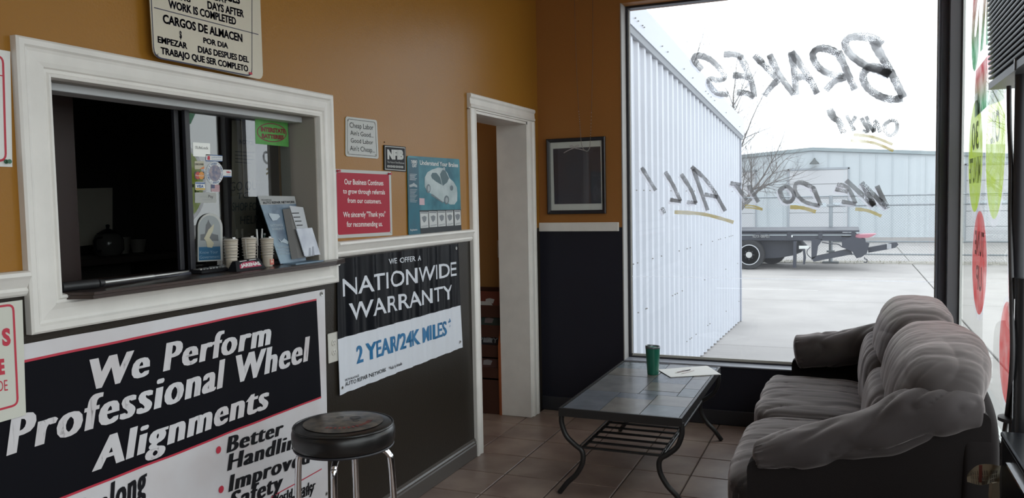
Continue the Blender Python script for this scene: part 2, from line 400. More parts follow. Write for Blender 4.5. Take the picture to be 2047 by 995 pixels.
# ------------------------------------------------------------------ the big shop windows
glass_f = glass_mat('shop_glass', haze=0.022)
glass_r = glass_mat('side_glass', haze=0.02, tint=(0.96, 0.98, 0.97), ior=1.09)
GX0, GX1, GZ0, GZ1 = -1.430, 0.492, 0.414, 2.838
mb = MB().box(-1.455, GX0, YG-.03, YG+.04, 0.393, 2.86).box(GX0, GX1, YG-.03, YG+.04, 0.393, GZ0-.004).box(GX0, GX1, YG-.03, YG+.04, GZ1+.008, 2.86)
struct('window_2', mb, black_m); win2 = bpy.data.objects['window_2']
MB().box(GX0, GX1, YG-.003, YG+.003, GZ0, GZ1).build('pane', glass_f, win2)
mb = MB().box(GX0, GX1, YG-.012, YG-.004, GZ0-.004, GZ0+.012).box(GX0, GX0+.006, YG-.012, YG-.004, GZ0, GZ1).box(GX0, GX1, YG-.024, YG-.016, GZ1+.012, GZ1+.02).box(GX1-.006, GX1, YG-.012, YG-.004, GZ0, GZ1)
mb.build('glazing_bead', mat('bead', (0.55, 0.54, 0.50), 0.5), win2)
# header soffit, reveals, sill
mb = MB().box(-1.4545, -1.447, YB-.004, YG-.03, .394, 2.859); mb.build('window_reveal', mat('reveal_grey', (0.36, 0.35, 0.34), 0.6), win2)
mb = MB().box(-1.453, XR-.004, YB-.012, YG-.03, .393, .402, bev=.002); mb.build('window_sill', mat('sill_grey', (0.20, 0.21, 0.24), 0.35, var=.12, vscale=8), win2)
mb = MB().box(GX1, .545, YG-.055, YG+.05, .393, 2.86).box(.490, .498, YG-.065, YG-.055, .40, 2.86).box(.503, .507, YG-.062, YG-.055, .40, 2.86)
mb.build('window_post', bronze, win2)
MB().box(.545, XR+.012, YB-.006, YG+.05, .402, 2.86).build('window_post', mat('post_bronze', (0.10, 0.097, 0.105), 0.45), win2)
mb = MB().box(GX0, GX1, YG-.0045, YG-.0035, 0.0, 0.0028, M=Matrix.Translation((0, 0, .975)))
mb.build('glass_line', paint_mat('line_white', (0.95, 0.96, 1), .8, crackle=False, trans=.9), win2)  # thin white line across the pane
# side window
RX = XR+.006
mb = MB().box(XR, RX+.03, -2.2, YB-.008, .402, .444).box(XR, RX+.03, -2.2, YB-.008, 2.98, 3.02).box(XR, XR+.012, YB-.030, YB-.008, .444, 2.98).box(XR, RX+.03, 2.28, 2.34, .444, 2.98).box(XR, RX+.03, -2.2, -2.14, .444, 2.98).box(XR, RX+.03, .04, .10, .444, 2.98)
struct('window_3', mb, mat('alu_frame', (0.62, 0.63, 0.61), 0.45, metal=0.2)); win3 = bpy.data.objects['window_3']
for (a, b) in ((2.34, YB-.030), (.10, 2.28), (-2.14, .04)):
    MB().box(RX+.004, RX+.010, a, b, .444, 2.98).build('pane', glass_r, win3)
mb = MB().box(XR-.003, XR, 2.34, YB-.075, .450, .454).box(XR-.003, XR, YB-.026, YB-.023, .444, 2.98)
for k in range(14): mb.box(XR-.003, XR, YB-.020, YB-.015, .6+k*.17, .606+k*.17)
for k in range(9): mb.box(XR-.004, XR, 2.9+k*.27, 2.915+k*.27, .425, .431)
mb.build('glazing_bead', black_m, win3)
# ================================================================== OUTSIDE (ground lies lower than the shop floor)
GZ = -0.45
conc = mat('concrete', (0.335, 0.318, 0.305), 0.85, var=.10, vscale=1.1, bump=.08, bscale=12, rand=.05, detail=8)
struct('ground', MB().box(-60, 60, 5.9, 120, GZ-.6, GZ-.03).box(.80, 60, -30, 5.9, GZ-.6, GZ-.03), mat('joint_dirt', (0.16, 0.15, 0.13), 0.95))
gnd = bpy.data.objects['ground']
sm = None
for i in range(-4, 6):
    for j in range(0, 7):
        x0 = -6.9+i*4.4 if False else 1.62+ (i-3)*4.4; y0 = 5.94+j*5.02-.0
        o = None
        if sm is None:
            o = MB().box(.012, 4.388, .012, 5.008, -.03, 0, bev=.006).build('slab', conc, gnd); sm = o.data
        else:
            o = bpy.data.objects.new('slab', sm); C.objects.link(o); o.parent = gnd
        o.location = (x0, y0, GZ)
for i in range(4, 8):
    for j in range(-5, 0):
        o = bpy.data.objects.new('slab', sm); C.objects.link(o); o.parent = gnd; o.location = (.82+(i-4)*4.4, 5.94+j*5.02, GZ)
MB().box(-60, 60, 41.2, 118, GZ-.03, GZ-.004).build('far_ground', mat('far_ground', (0.34, 0.33, 0.32), .9), gnd, kind='stuff')
# dark oil stains and a crack are flat wear on the slabs
# --- corrugated building close by on the left
U0 = Vector((-1.693, 10.11, 0)); du = Vector((0.0305, 1, 0)).normalized(); dn = Vector((du.y, -du.x, 0))   # along the wall, out of it
def BW(s, z, d=0.0): return U0+du*(s)+Vector((0, 0, z))+dn*d
S0, S1 = -3.95, 2.98
zt = lambda s: 2.44+(2.98-s)*0.0875       # underside of the fascia rises toward the viewer
T = Thing('metal_building', 'white corrugated metal building close outside the window, its roof edge sloping down', 'building', BW(0, GZ))
white_metal = mat('white_metal', (0.545, 0.57, 0.625), 0.45, var=.03, vscale=2)
mb = MB(); P = .22; s = S0; xs = []
while s < S1-.02:
    for ds, d in ((0, .0), (.115, .0), (.140, .028), (.190, .028), (.215, .0)): xs.append((min(s+ds, S1), d))
    s += P
xs.append((S1, 0)); V = []; F = []
for (q, d) in xs: V += [BW(q, GZ+.02, d), BW(q, zt(q)+.02, d)]
for i in range(len(xs)-1): F.append((2*i, 2*i+2, 2*i+3, 2*i+1))
mb.add(V, F); T.part('corrugated_siding', mb, white_metal)
mb = MB()
mb.slab([BW(S0, GZ, -.02), BW(S1, GZ, -.02), BW(S1, zt(S1)+.1, -.02), BW(S0, zt(S0)+.1, -.02)], -dn*10); T.part('wall', mb, white_metal)
fm = mat('fascia_white', (0.50, 0.53, 0.60), 0.4)
mb = MB(); mb.slab([BW(S0-.1, zt(S0-.1)+.02, .07), BW(S1+.06, zt(S1)+.02, .07), BW(S1+.06, zt(S1)+.27, .07), BW(S0-.1, zt(S0-.1)+.29, .07)], -dn*.12); T.part('fascia', mb, fm)
gm = mat('gutter_grey', (0.30, 0.32, 0.35), 0.5)
mb = MB(); mb.slab([BW(S0-.1, zt(S0-.1)-.03, .045), BW(S1+.03, zt(S1)-.03, .045), BW(S1+.03, zt(S1)+.02, .06), BW(S0-.1, zt(S0-.1)+.02, .06)], -dn*.05); T.part('trim_channel', mb, gm)
mb = MB(); a = BW(S1-.01, GZ, .0)
mb.slab([BW(S1-.03, GZ+.01, .035), BW(S1+.04, GZ+.01, .035), BW(S1+.04, zt(S1), .035), BW(S1-.03, zt(S1), .035)], -dn*.06); T.part('corner_trim', mb, mat('corner_grey', (0.33, 0.35, 0.40), .5))
mb = MB()
for k in range(60):
    q = random.uniform(S0+.4, S1-.1); z = random.choice((-.1, .5, .95, 1.6, zt(q)+.1)); mb.lathe([(0.006, 0), (.006, .012)], 0, 0, 6)
    nv = 12
    for i in range(len(mb.v)-nv, len(mb.v)):
        p = Vector(mb.v[i]); mb.v[i] = tuple(BW(q, z, .028+p.z+ (.045 if z > 2 else 0)) + du*p.x + Vector((0, 0, p.y)))
T.part('screw', mb, mat('screw_dark', (.25, .24, .22), .5), kind='stuff')
# --- far building with garage doors
YF = 36.0
T = Thing('warehouse', 'pale far warehouse with low gable roof and two garage doors behind the fence', 'building', (-1, YF, GZ))
side = mat('siding_pale', (0.46, 0.505, 0.53), .6, var=.03, vscale=.8)
ridge = (-1.42, 3.36); ef = lambda x: ridge[1]-abs(x-ridge[0])*(.076 if x > ridge[0] else .068)
XA, XB = -14.0, 13.0
mb = MB(); mb.slab([(XA, YF+.03, GZ), (XB, YF+.03, GZ), (XB, YF+.03, ef(XB)), (ridge[0], YF+.03, ridge[1]), (XA, YF+.03, ef(XA))], (0, 14, 0)); T.part('wall', mb, side)
T.part('foundation', MB().box(XA, XB, YF-.02, YF+.03, GZ, -.25), conc)
door_spans = ((-2.35, -.07), (-6.2, -3.73), (4.2, 6.6))
x = XA; pn = 0; pan = {}
while x < XB:
    x2 = x+.60; xm = x+.3
    zlo = -.25
    for (a, b) in door_spans:
        if a-.02 < xm < b+.02: zlo = 2.60
    mb = MB(); mb.slab([(x+.012, YF+.03, zlo), (x2-.012, YF+.03, zlo), (x2-.012, YF+.03, ef(x2)-.01), (x+.012, YF+.03, ef(x)-.01)], (0, -.03, 0))
    mb.box(x-.012, x+.012, YF-.035, YF+.03, zlo, ef(x)-.02)
    T.part('siding_panel', mb, side); x = x2
dm = mat('garage_door', (0.49, 0.50, 0.52), .5)
for (a, b) in door_spans:
    fr = T.part('door_frame', MB().box(a-.06, a, YF-.05, YF, -.4, 2.62).box(b, b+.06, YF-.05, YF, -.4, 2.62).box(a-.06, b+.06, YF-.05, YF, 2.56, 2.64), mat('doorframe_grey', (.30, .33, .36), .6))
    for k in range(5):
        z0 = -.42+k*.596; T.part('door_panel', MB().box(a, b, YF-.03, YF+.01, z0+.008, z0+.588, bev=.01), dm, fr)
    for k in range(3):
        c = a+(b-a)*(k+.5)/3; T.part('door_light', MB().box(c-.32, c+.32, YF-.04, YF-.03, 1.02, 1.18).box(c-.28, c+.28, YF-.045, YF-.04, 1.05, 1.15), mat('lite', (.50, .56, .60), .4), fr)
mb = MB(); fz = .14
for (x0, x1) in ((XA, ridge[0]), (ridge[0], XB)):
    mb.slab([(x0, YF-.1, ef(x0)), (x1, YF-.1, ef(x1)), (x1, YF-.1, ef(x1)+fz), (x0, YF-.1, ef(x0)+fz)], (0, 14.3, 0))
T.part('roof', mb, mat('roof_teal', (0.26, 0.31, 0.325), .5))
p = at_y(1628, 324, YF-.3)
mb = MB().lathe([(.20, 0), (.17, .05), (.06, .17), (.03, .22)], p.x, p.y, 16, p.z-.08); mb.tube([(p.x, p.y, p.z+.13), (p.x, YF, p.z+.16)], .03, 6); T.part('barn_lamp', mb, mat('lamp_dark', (.07, .08, .08), .5))
# --- chain-link fence
YC = 25.0
T = Thing('chain_link_fence', 'galvanized chain-link fence crossing the yard behind the flatbed truck', 'fence', (0, YC, GZ))
galv = mat('galvanized', (0.27, 0.30, 0.32), .5, metal=.4)
fx0, fx1, fz0, fz1 = -5.5, 9.0, GZ+.08, 1.49
mb = MB(); st = .075; k = fx0-(fz1-fz0)
def wire(x0, z0, x1, z1):
    r = .0032; mb.add([(x0-r, YC, z0), (x0+r, YC, z0), (x0, YC-2*r, z0), (x1-r, YC, z1), (x1+r, YC, z1), (x1, YC-2*r, z1)], [(0, 1, 4, 3), (1, 2, 5, 4), (2, 0, 3, 5)])
while k < fx1:
    a, b = k, k+(fz1-fz0)
    za = fz0+max(0, fx0-a); zb = fz1-max(0, b-fx1)
    if zb > za:
        wire(max(a, fx0), za, min(b, fx1), zb); 
        wire(fx0+fx1-max(a, fx0), za, fx0+fx1-min(b, fx1), zb)
    k += st
T.part('mesh', mb, galv, kind='stuff')
xp = at_y(1661, 400, YC).x
for (x, r) in ((xp, .055), (xp-3.4, .035), (xp+3.3, .035), (xp+6.6, .035)):
    mb = MB().tube([(x, YC, GZ), (x, YC, 1.50)], r, 10); po = T.part('post', mb, galv)
T.part('base_plate', MB().box(xp-.22, xp+.22, YC-.2, YC+.15, GZ, GZ+.05, bev=.01), mat('plate_dark', (.12, .13, .13), .6))
T.part('clamp', MB().box(xp-.11, xp+.11, YC-.07, YC+.07, 1.18, 1.25, bev=.01).box(xp-.11, xp+.11, YC-.07, YC+.07, -.14, -.08, bev=.01), galv)
for (xa, xb, z) in ((fx0, fx1, 1.475), (xp, fx1, 1.20), (xp, fx1, .17), (xp, fx1, -.19)):
    T.part('rail', MB().tube([(xa, YC+.05, z), (xb, YC+.05, z-.0)], .024, 8), galv)
# low dirt strip along the fence, weeds
mb = MB()
for k in range(240):
    x = random.uniform(-4.5, 6); y = YC-.05+random.uniform(-.1, .5); h = random.uniform(.03, .12)
    a = random.uniform(-.6, .6); mb.add([(x-.008, y, GZ), (x+.008, y, GZ), (x+a*h, y, GZ+h)], [(0, 1, 2)])
mb.build('dry_weeds', mat('weed', (.25, .23, .15), .9), gnd, kind='stuff')
mb = MB().box(-5.5, 9, YC-.12, YC+.8, GZ-.03, GZ+.02, bev=.02); mb.build('dirt_strip', mat('dirt', (.30, .285, .25), .95, var=.3, vscale=6, bump=1, bscale=20, bdist=.02), gnd, kind='stuff')
# --- flatbed tow truck
YT = 22.5
def tp(px, py, dy=0): return at_y(px, py, YT+dy)
T = Thing('flatbed_truck', 'dark flatbed tow truck rear parked outside with white phone number and boom', 'truck', (-2.0, YT, GZ))
td = mat('truck_dark', (0.030, 0.034, 0.048), .45); tr = mat('rubber', (.020, .020, .022), .8); tg = mat('truck_grey', (.35, .36, .38), .4, metal=.4)
XT0 = -9.0
zdk = tp(1600, 461).z; xe = tp(1718, 461).x
T.part('deck', MB().box(XT0, xe, YT-.05, YT+2.3, zdk-.035, zdk+.012, bev=.008), td)
z0, z1 = tp(1600, 475).z, tp(1600, 481).z
T.part('side_rail', MB().box(XT0, tp(1712, 470).x, YT-.02, YT+.05, zdk-.10, zdk-.055).box(XT0, tp(1712, 470).x, YT+2.2, YT+2.27, zdk-.10, zdk-.055), td)
for px in (1516, 1578, 1640, 1706):
    x = tp(px, 468).x; T.part('stake_pocket', MB().box(x-.05, x+.05, YT-.03, YT+.04, zdk-.19, zdk-.04), td)
zf1 = tp(1560, 469.3).z; zf0 = tp(1560, 481).z
T.part('frame_rail', MB().box(XT0, tp(1683, 476).x, YT+.02, YT+.14, zf0, zf1, bev=.01).box(XT0, tp(1683, 476).x, YT+2.0, YT+2.12, zf0, zf1, bev=.01), td)
T.part('light_strip', MB().box(XT0, tp(1512, 467).x, YT+.0, YT+.02, zdk-.125, zdk-.075).box(tp(1519, 467).x, tp(1573, 467).x, YT, YT+.02, zdk-.125, zdk-.075).box(tp(1581, 467).x, tp(1636, 467).x, YT, YT+.02, zdk-.125, zdk-.075).box(tp(1644, 467).x, tp(1702, 467).x, YT, YT+.02, zdk-.125, zdk-.075), mat('strip_pale', (.55, .62, .64), .5))
mb = MB(); a = tp(1505, 475); b = tp(1538.5, 475); c = tp(1505, 469.2)
mb.text('672-0845', lambda u, v: (u, YT-.04, v), (a.x, a.z), (b.x, b.z), (c.x, c.z), bold=.0, fat=.08); T.part('lettering', mb, mat('letter_white', (.85, .86, .86), .5))
a = tp(1578.5, 470); b = tp(1584.5, 474); T.part('marker_plate', MB().box(a.x, b.x, YT-.01, YT+.01, b.z, a.z), mat('letter_white', (1, 1, 1)))
# body behind the wheels, fender
pp = [tp(*q) for q in ((1470, 483), (1592, 483), (1607, 498), (1600, 506), (1585, 512), (1556, 517), (1470, 520))]
mb = MB(); mb.slab([Vector((p.x, YT+.35, p.z)) for p in pp], (0, 1.5, 0)); T.part('chassis', mb, td)
def wheel(cx, cz, y, r, rimm=True):
    W = Thing.part
    prof = [(0, 0), (r*.55, 0), (r*.66, .01), (r*.72, -.01), (r*.97, .0), (r, .03), (r, .23), (r*.9, .26), (0, .26)]
    mb = MB(); mb.lathe(prof, 0, 0, 40); mb.v = [(cx+v[0], y+v[2], cz+v[1]) for v in mb.v]; t = T.part('tyre', mb, tr)
    if rimm:
        mb = MB().lathe([(r*.635, -.022), (r*.69, -.022), (r*.69, 0), (r*.635, 0), (r*.635, -.022)], 0, 0, 40)
        mb.v = [(cx+v[0], y+v[2], cz+v[1]) for v in mb.v]; T.part('rim_ring', mb, mat('rim_grey', (.48, .50, .52), .4), t)
        mb = MB().lathe([(0, -.06), (r*.20, -.06), (r*.23, -.02), (r*.36, -.012), (r*.38, .01), (0, .01)], 0, 0, 24)
        mb.v = [(cx+v[0], y+v[2], cz+v[1]) for v in mb.v]; T.part('wheel_hub', mb, alu, t)
        mb = MB()
        for k in range(8):
            a = k*PI/4; x_, z_ = cx+r*.30*math.cos(a), cz+r*.30*math.sin(a); mb.box(x_-.012, x_+.012, y-.04, y-.01, z_-.012, z_+.012)
        T.part('lug_nuts', mb, td, t)
wc = tp(1498, 515); wheel(wc.x, GZ+.40, YT-.05, .40)
wheel(wc.x+.42, GZ+.40, YT+1.85, .40, False); wheel(wc.x, GZ+.40, YT+1.95, .40, False)
mb = MB(); mb.slab([tp(1586, 482, -.02), tp(1592, 482, -.02), tp(1591, 535, -.02), tp(1585, 535, -.02)], (0, .3, 0)); T.part('mud_flap', mb, td)
mb = MB(); mb.slab([tp(1604, 497), tp(1609, 497), tp(1611, 515), tp(1609, 528), tp(1605, 528), tp(1606, 512)], (0, .12, 0)); T.part('mud_flap', mb, td)
a = tp(1597, 491); b = tp(1617, 497.5); T.part('license_plate', MB().box(a.x, b.x, YT+.0, YT+.02, b.z, a.z, bev=.004), mat('plate_white', (.6, .62, .6), .5))
# rear post, brace and boom
mb = MB(); mb.slab([tp(1622, 478), tp(1644, 478), tp(1639, 487), tp(1635, 492), tp(1632, 512), tp(1622, 520)], (0, .25, 0)); T.part('rear_post', mb, td)
mb = MB(); mb.slab([tp(1622, 514), tp(1700, 497), tp(1704, 508), tp(1626, 523)], (0, .22, 0)); T.part('brace', mb, td)
mb = MB(); mb.slab([tp(*q) for q in ((1630, 474), (1705, 474), (1700, 484), (1683, 482), (1644, 481))], (0, .9, 0)); T.part('subframe', mb, td)
mb = MB(); mb.slab([tp(*q, -.1) for q in ((1683, 480), (1702, 473), (1730, 478), (1731, 485), (1738, 486), (1736, 495), (1733, 506), (1722, 514), (1712, 516), (1704, 503), (1690, 497), (1683, 492))], (0, .5, 0)); T.part('winch_housing', mb, td)
mb = MB(); mb.slab([tp(*q, .1) for q in ((1734, 495), (1776, 487), (1786, 484), (1793, 484), (1796, 489), (1790, 495), (1776, 498), (1736, 505))], (0, .2, 0)); T.part('boom', mb, td)
a = tp(1773, 486, .05); b = tp(1782, 499, .05); T.part('boom_band', MB().box(a.x, b.x, a.y, a.y+.3, b.z+.02, a.z-.02), tg)
mb = MB(); mb.slab([tp(1706, 469), tp(1752, 467.5), tp(1742, 473), (tp(1735, 475)), tp(1712, 476)], (0, .5, 0)); T.part('light_bar', mb, mat('taillight', (.42, .16, .20), .4))
h = tp(1728, 514); T.part('tow_hook', MB().tube(catmull([h, h+Vector((.01, 0, -.04)), h+Vector((.06, 0, -.06)), h+Vector((.05, 0, -.13)), h+Vector((-.02, 0, -.12))], 5), .014, 6), td)
T.part('hose', MB().tube(catmull([tp(1643, 484), tp(1660, 487), tp(1675, 488), tp(1685, 494), tp(1700, 496)], 5), .014, 6).tube(catmull([tp(1620, 494), tp(1614, 500), tp(1614, 508), tp(1622, 516)], 5), .012, 6), td)
# --- bare tree behind the corrugated building
def bare_tree(px, py_top, Y, spread, seed, label):
    rnd = random.Random(seed); base = at_y(px, 480, Y); top = at_y(px, py_top, Y).z
    T = Thing('bare_tree', label, 'tree', (base.x, Y, GZ))
    mb = MB(); tw = MB(); H = top-GZ
    def grow(p, d, L, r, lev):
        n = 4; P = [p.copy()]
        for i in range(n):
            d = (d+Vector((rnd.uniform(-1, 1), rnd.uniform(-1, 1), rnd.uniform(-.4, .8)))*.16).normalized(); P.append(P[-1]+d*L/n)
        R = [r*(1-.5*i/n) for i in range(n+1)]
        (mb if lev < 2 else tw).tube(P, R, 5 if lev < 2 else 3, cap=False)
        if lev >= 5: return
        for k in range(4 if lev < 3 else 3):
            f = rnd.uniform(.35, 1.0); q = P[min(n, int(f*n))]
            a = rnd.uniform(0, 2*PI); side = Vector((math.cos(a), math.sin(a), 0)).cross(d).normalized()
            nd = (d*rnd.uniform(.6, 1.1)+side*rnd.uniform(.5, .9)*spread+Vector((0, 0, .12))).normalized()
            grow(q, nd, L*rnd.uniform(.55, .78), R[-1]*rnd.uniform(.65, .9), lev+1)
        grow(P[-1], d, L*.72, R[-1], lev+1)
    grow(Vector((base.x, Y, GZ)), Vector((0, 0, 1)), H*.42, .20, 0)
    bark = mat('bark', (.13, .12, .115), .9)
    T.part('trunk', mb, bark); T.part('twigs', tw, bark, kind='stuff')
bare_tree(1462, 150, 30, 1.0, 5, 'bare leafless tree behind the corrugated building, nearest its roof corner')
bare_tree(1372, 120, 33, .8, 11, 'bare leafless treetop peeking over the sloping roof edge left of the other tree')
# ------------------------------------------------------------------ brush lettering on the front glass (read from the street)
pg = paint_mat('paint_grey', (0.24, 0.24, 0.245), .84, trans=.30); py_ = paint_mat('paint_yellow', (0.62, 0.47, 0.10), .72, crackle=False); ph = paint_mat('paint_shadow', (0.74, 0.72, 0.78), .45, crackle=False, trans=.7)
def c3(x, y): return (1240+x/2.925, y/2.925)
def c4(x, y): return (1540+x/2.928, y/2.928)
def c5(x, y): return (1240+x/2.262, 300+y/2.262)
def c6(x, y): return (1460+x/2.764, 280+y/2.764)
YP = YG+.0045
def stroke(mb, pts, fn, w, dx=0, dy=0):
    P = [at_y(fn(*q)[0]+dx, fn(*q)[1]+dy, YP+(.0015 if dx else .0)) for q in pts]
    mb.ribbon(P, w*YG/1611*(1.5 if w > 8 else 1.35), (0, 1, 0))
def word(name, strokes, fn, w, label, cat='lettering', m=None, halo=True, under=()):
    p0 = at_y(*fn(*strokes[0][0]), YP)
    T = Thing('window_lettering', label, cat, p0)
    for st in strokes:
        mb = MB(); stroke(mb, st[:-1] if isinstance(st[-1], (int, float)) else st, fn, st[-1] if isinstance(st[-1], (int, float)) else w)
        T.part('brush_stroke', mb, m or pg)
    if halo:
        mb = MB()
        for st in strokes: stroke(mb, st[:-1] if isinstance(st[-1], (int, float)) else st, fn, w*.9, -3.5, 4)
        T.part('paint_shadow', mb, ph)
    for st in under:
        mb = MB(); stroke(mb, st[:-1], fn, st[-1]); T.part('underline', mb, py_)
B_ = [[(655, 262), (600, 226), (530, 213), (462, 222), (438, 258), (470, 320), (560, 385), (640, 412), (700, 440)],
      [(600, 235), (640, 310), (690, 395), (735, 480), (780, 572)],
      [(700, 435), (630, 398), (575, 398), (543, 440), (560, 500), (620, 552), (700, 580), (775, 575)]]
R_ = [[(395, 300), (440, 400), (495, 525)], [(405, 318), (340, 288), (280, 285), (248, 320), (275, 385), (340, 430), (430, 445)], [(440, 450), (375, 475), (325, 528)]]
A_ = [[(122, 302), (140, 420), (150, 555)], [(122, 302), (180, 385), (235, 470), (275, 548)], [(150, 455), (200, 450), (240, 472)]]
word('brakes', [s+[10.5] for s in B_], c4, 10.5, 'crackled grey brush-painted capital B at the right end of the word BRAKES')
word('brakes', R_, c4, 9.5, 'grey brush-painted R beside the big B on the window')
word('brakes', A_, c4, 9, 'grey brush-painted A in the middle of the word BRAKES')
word('brakes', [[(785, 322), (860, 400), (925, 470)], [(925, 465), (880, 510), (842, 560)], [(872, 318), (915, 410), (960, 480), (1015, 552)]], c3, 8.5, 'grey brush-painted K in the word BRAKES')
word('brakes', [[(605, 318), (670, 318), (715, 338)], [(700, 325), (740, 410), (768, 480), (785, 568)], [(658, 440), (720, 445), (765, 462)], [(682, 540), (740, 545), (785, 568)]], c3, 8.5, 'grey brush-painted E in the word BRAKES')
word('brakes', [[(478, 408), (432, 350), (455, 325), (520, 345), (580, 400), (610, 452), (570, 468), (522, 462), (528, 505), (570, 545), (632, 552)]], c3, 8.5, 'grey brush-painted S at the left end of the word BRAKES')
word('only', [[(705, 703), (668, 735), (680, 780), (708, 792), (738, 765), (738, 715), (705, 703)], [(645, 775), (615, 708), (603, 770), (560, 680)], [(532, 690), (572, 765), (540, 765)], [(492, 765), (445, 675)], [(500, 680), (478, 715), (460, 720)], [(345, 638), (372, 690), (400, 710), (430, 780), 9]], c4, 5.5,
     'small grey brush-painted word ONLY with lightning scribble, underlined twice in yellow', under=([(488, 788), (600, 802), (715, 845), 4.5], [(470, 822), (600, 835), (720, 882), 4.5]), halo=False)
word('we', [[(868, 378), (810, 252)], [(865, 375), (790, 300), (725, 235)], [(795, 362), (725, 235)], [(795, 362), (640, 222)]], c6, 7.5, 'grey brush-painted W of the word WE, at the right end of the lower line', under=([(690, 380), (760, 390), (835, 420), 5],))
word('e', [[(590, 245), (650, 265), (692, 350)], [(580, 270), (650, 285)], [(615, 340), (695, 352)]], c6, 6.5, 'grey brush-painted E with a bright glare spot beside the painted W')
word('d', [[(458, 262), (500, 362)], [(465, 268), (400, 236), (362, 242), (362, 290), (410, 340), (495, 364)]], c6, 6.5, 'grey brush-painted D over a yellow underline', under=([(330, 370), (400, 374), (472, 396), 6],))
word('o', [[(305, 255), (275, 280), (298, 335), (335, 338), (352, 300), (325, 262), (300, 255)]], c6, 6.5, 'grey brush-painted O beside the painted D')
word('it', [[(0, 238), (60, 246)], [(28, 242), (90, 332)], [(100, 250), (155, 342)]], c6, 6.5, 'grey brush-painted word IT with double yellow underline', under=([(80, 360), (130, 364), (178, 380), 3], [(80, 372), (130, 376), (178, 386), 2.5]))
word('all', [[(322, 75), (400, 150), (475, 275)], [(330, 85), (395, 272)], [(380, 200), (440, 212)], [(275, 108), (320, 180), (342, 240)], [(302, 235), (345, 238)], [(203, 98), (240, 160), (272, 230)], [(225, 224), (275, 232)], [(97, 78), (160, 182)], [(188, 258), (200, 286)]], c5, 6.5,
     'grey brush-painted word ALL with exclamation mark over a long yellow underline', under=([(245, 280), (380, 290), (512, 326), 6],))
# painted signs on the side glass
XP = RX+.0115
def sidepatch(name, pts, m, label, T=None):
    mb = MB(); mb.poly([at_x(a, b, XP) for a, b in pts]); return mb
def vgrad_mat(name, top, bot, z0, z1, alpha=.8):
    m = paint_mat(name, top, alpha, crackle=False, trans=.6); nt = m.node_tree; N = nt.nodes; L = nt.links
    geo = N.new('ShaderNodeNewGeometry'); s = N.new('ShaderNodeSeparateXYZ'); L.new(geo.outputs['Position'], s.inputs[0])
    mr = N.new('ShaderNodeMapRange'); mr.inputs['From Min'].default_value = z0; mr.inputs['From Max'].default_value = z1; L.new(s.outputs['Z'], mr.inputs['Value'])
    mx = N.new('ShaderNodeMix'); mx.data_type = 'RGBA'; mx.inputs['A'].default_value = (*bot, 1); mx.inputs['B'].default_value = (*top, 1); L.new(mr.outputs['Result'], mx.inputs['Factor'])
    for k in N:
        if k.type in ('BSDF_DIFFUSE', 'BSDF_TRANSLUCENT'): L.new(mx.outputs['Result'], k.inputs['Color'])
    return m
red, grn, lime = (.62, .04, .07), (.02, .34, .12), (.50, .66, .06)
sm_ = paint_mat('side_writing', (.05, .07, .05), .75, crackle=False)
def circ(cy, cz, r, rz=None, n=40): return [(XP, cy+r*math.cos(2*PI*k/n), cz+(rz or r)*math.sin(2*PI*k/n)) for k in range(n)]
def spot(cy, cz, r, rz, m, label, writing):
    T = Thing('window_spot_sign', label, 'painted sign', (XP, cy, cz))
    mb = MB(); mb.poly(circ(cy, cz, r, rz)); T.part('paint_disc', mb, m)
    mb = MB(); mb.v = []; a = circ(cy, cz, r*1.12, rz*1.12); b = circ(cy, cz, r, rz); n = len(a)
    mb.add(a+b, [(i, (i+1) % n, n+(i+1) % n, n+i) for i in range(n)]); T.part('pale_edge', mb, ph)
    mb = MB()
    for k, (tx, zz, ht, wd) in enumerate(writing):
        mb.text(tx, lambda u, v: (XP-.001, u, v), (cy-wd/2, zz), (cy+wd/2, zz), (cy-wd/2, zz+ht), bold=.02, shear=.1)
    T.part('lettering', mb, sm_)
lm = paint_mat('paint_lime', lime, .85, crackle=False, trans=.6); rm = paint_mat('paint_red', (.68, .10, .10), .82, crackle=False, trans=.6)
spot(5.00, 1.72, .26, .30, lm, 'lime green painted oval on the side glass next to the corner post', [('30', 1.76, .14, .26), ('MINUTE', 1.58, .13, .42)])
spot(4.36, 1.74, .27, .34, lm, 'second lime green painted oval on the side glass, farther from the corner post', [('OIL', 1.76, .14, .26)])
spot(4.80, 1.16, .25, .27, rm, 'red painted oval on the side glass below the lime green ovals', [('TUNE', 1.2, .12, .32), ('UP', 1.02, .12, .2)])
spot(3.72, 1.22, .24, .36, rm, 'tall red painted oval on the side glass above the near end of the sofa', [])
spot(3.95, .84, .20, .22, rm, 'lower red painted spot on the side glass behind the sofa back', [])
gm_ = vgrad_mat('paint_red_green', red, grn, 2.30, 2.62, .85)
T = Thing('window_lettering', 'large red and green painted letters high on the side glass by the corner post', 'lettering', (XP, 4.9, 2.3))
mb = MB(); mb.text('S', lambda u, v: (XP, u, v), (4.93, 2.24), (5.22, 2.24), (4.93, 2.90), bold=.05); T.part('letter', mb, gm_)
mb = MB(); mb.text('R', lambda u, v: (XP, u, v), (4.60, 2.30), (4.88, 2.30), (4.60, 2.90), bold=.05); T.part('letter', mb, gm_)
mb = MB(); mb.text('E', lambda u, v: (XP, u, v), (4.22, 2.34), (4.50, 2.34), (4.22, 2.90), bold=.05); T.part('letter', mb, gm_)
gm2 = vgrad_mat('paint_band', red, grn, 1.98, 2.16, .85)
T = Thing('window_band_sign', 'red to green painted band on the side glass above the lime green ovals', 'painted sign', (XP, 4.8, 2.0))
mb = MB(); mb.poly([(XP, y, z) for y, z in ((5.04, 1.93), (5.06, 2.08), (5.02, 2.18), (4.60, 2.20), (4.10, 2.16), (4.06, 2.02), (4.12, 1.93), (4.60, 1.95))]); T.part('paint_band', mb, gm2)
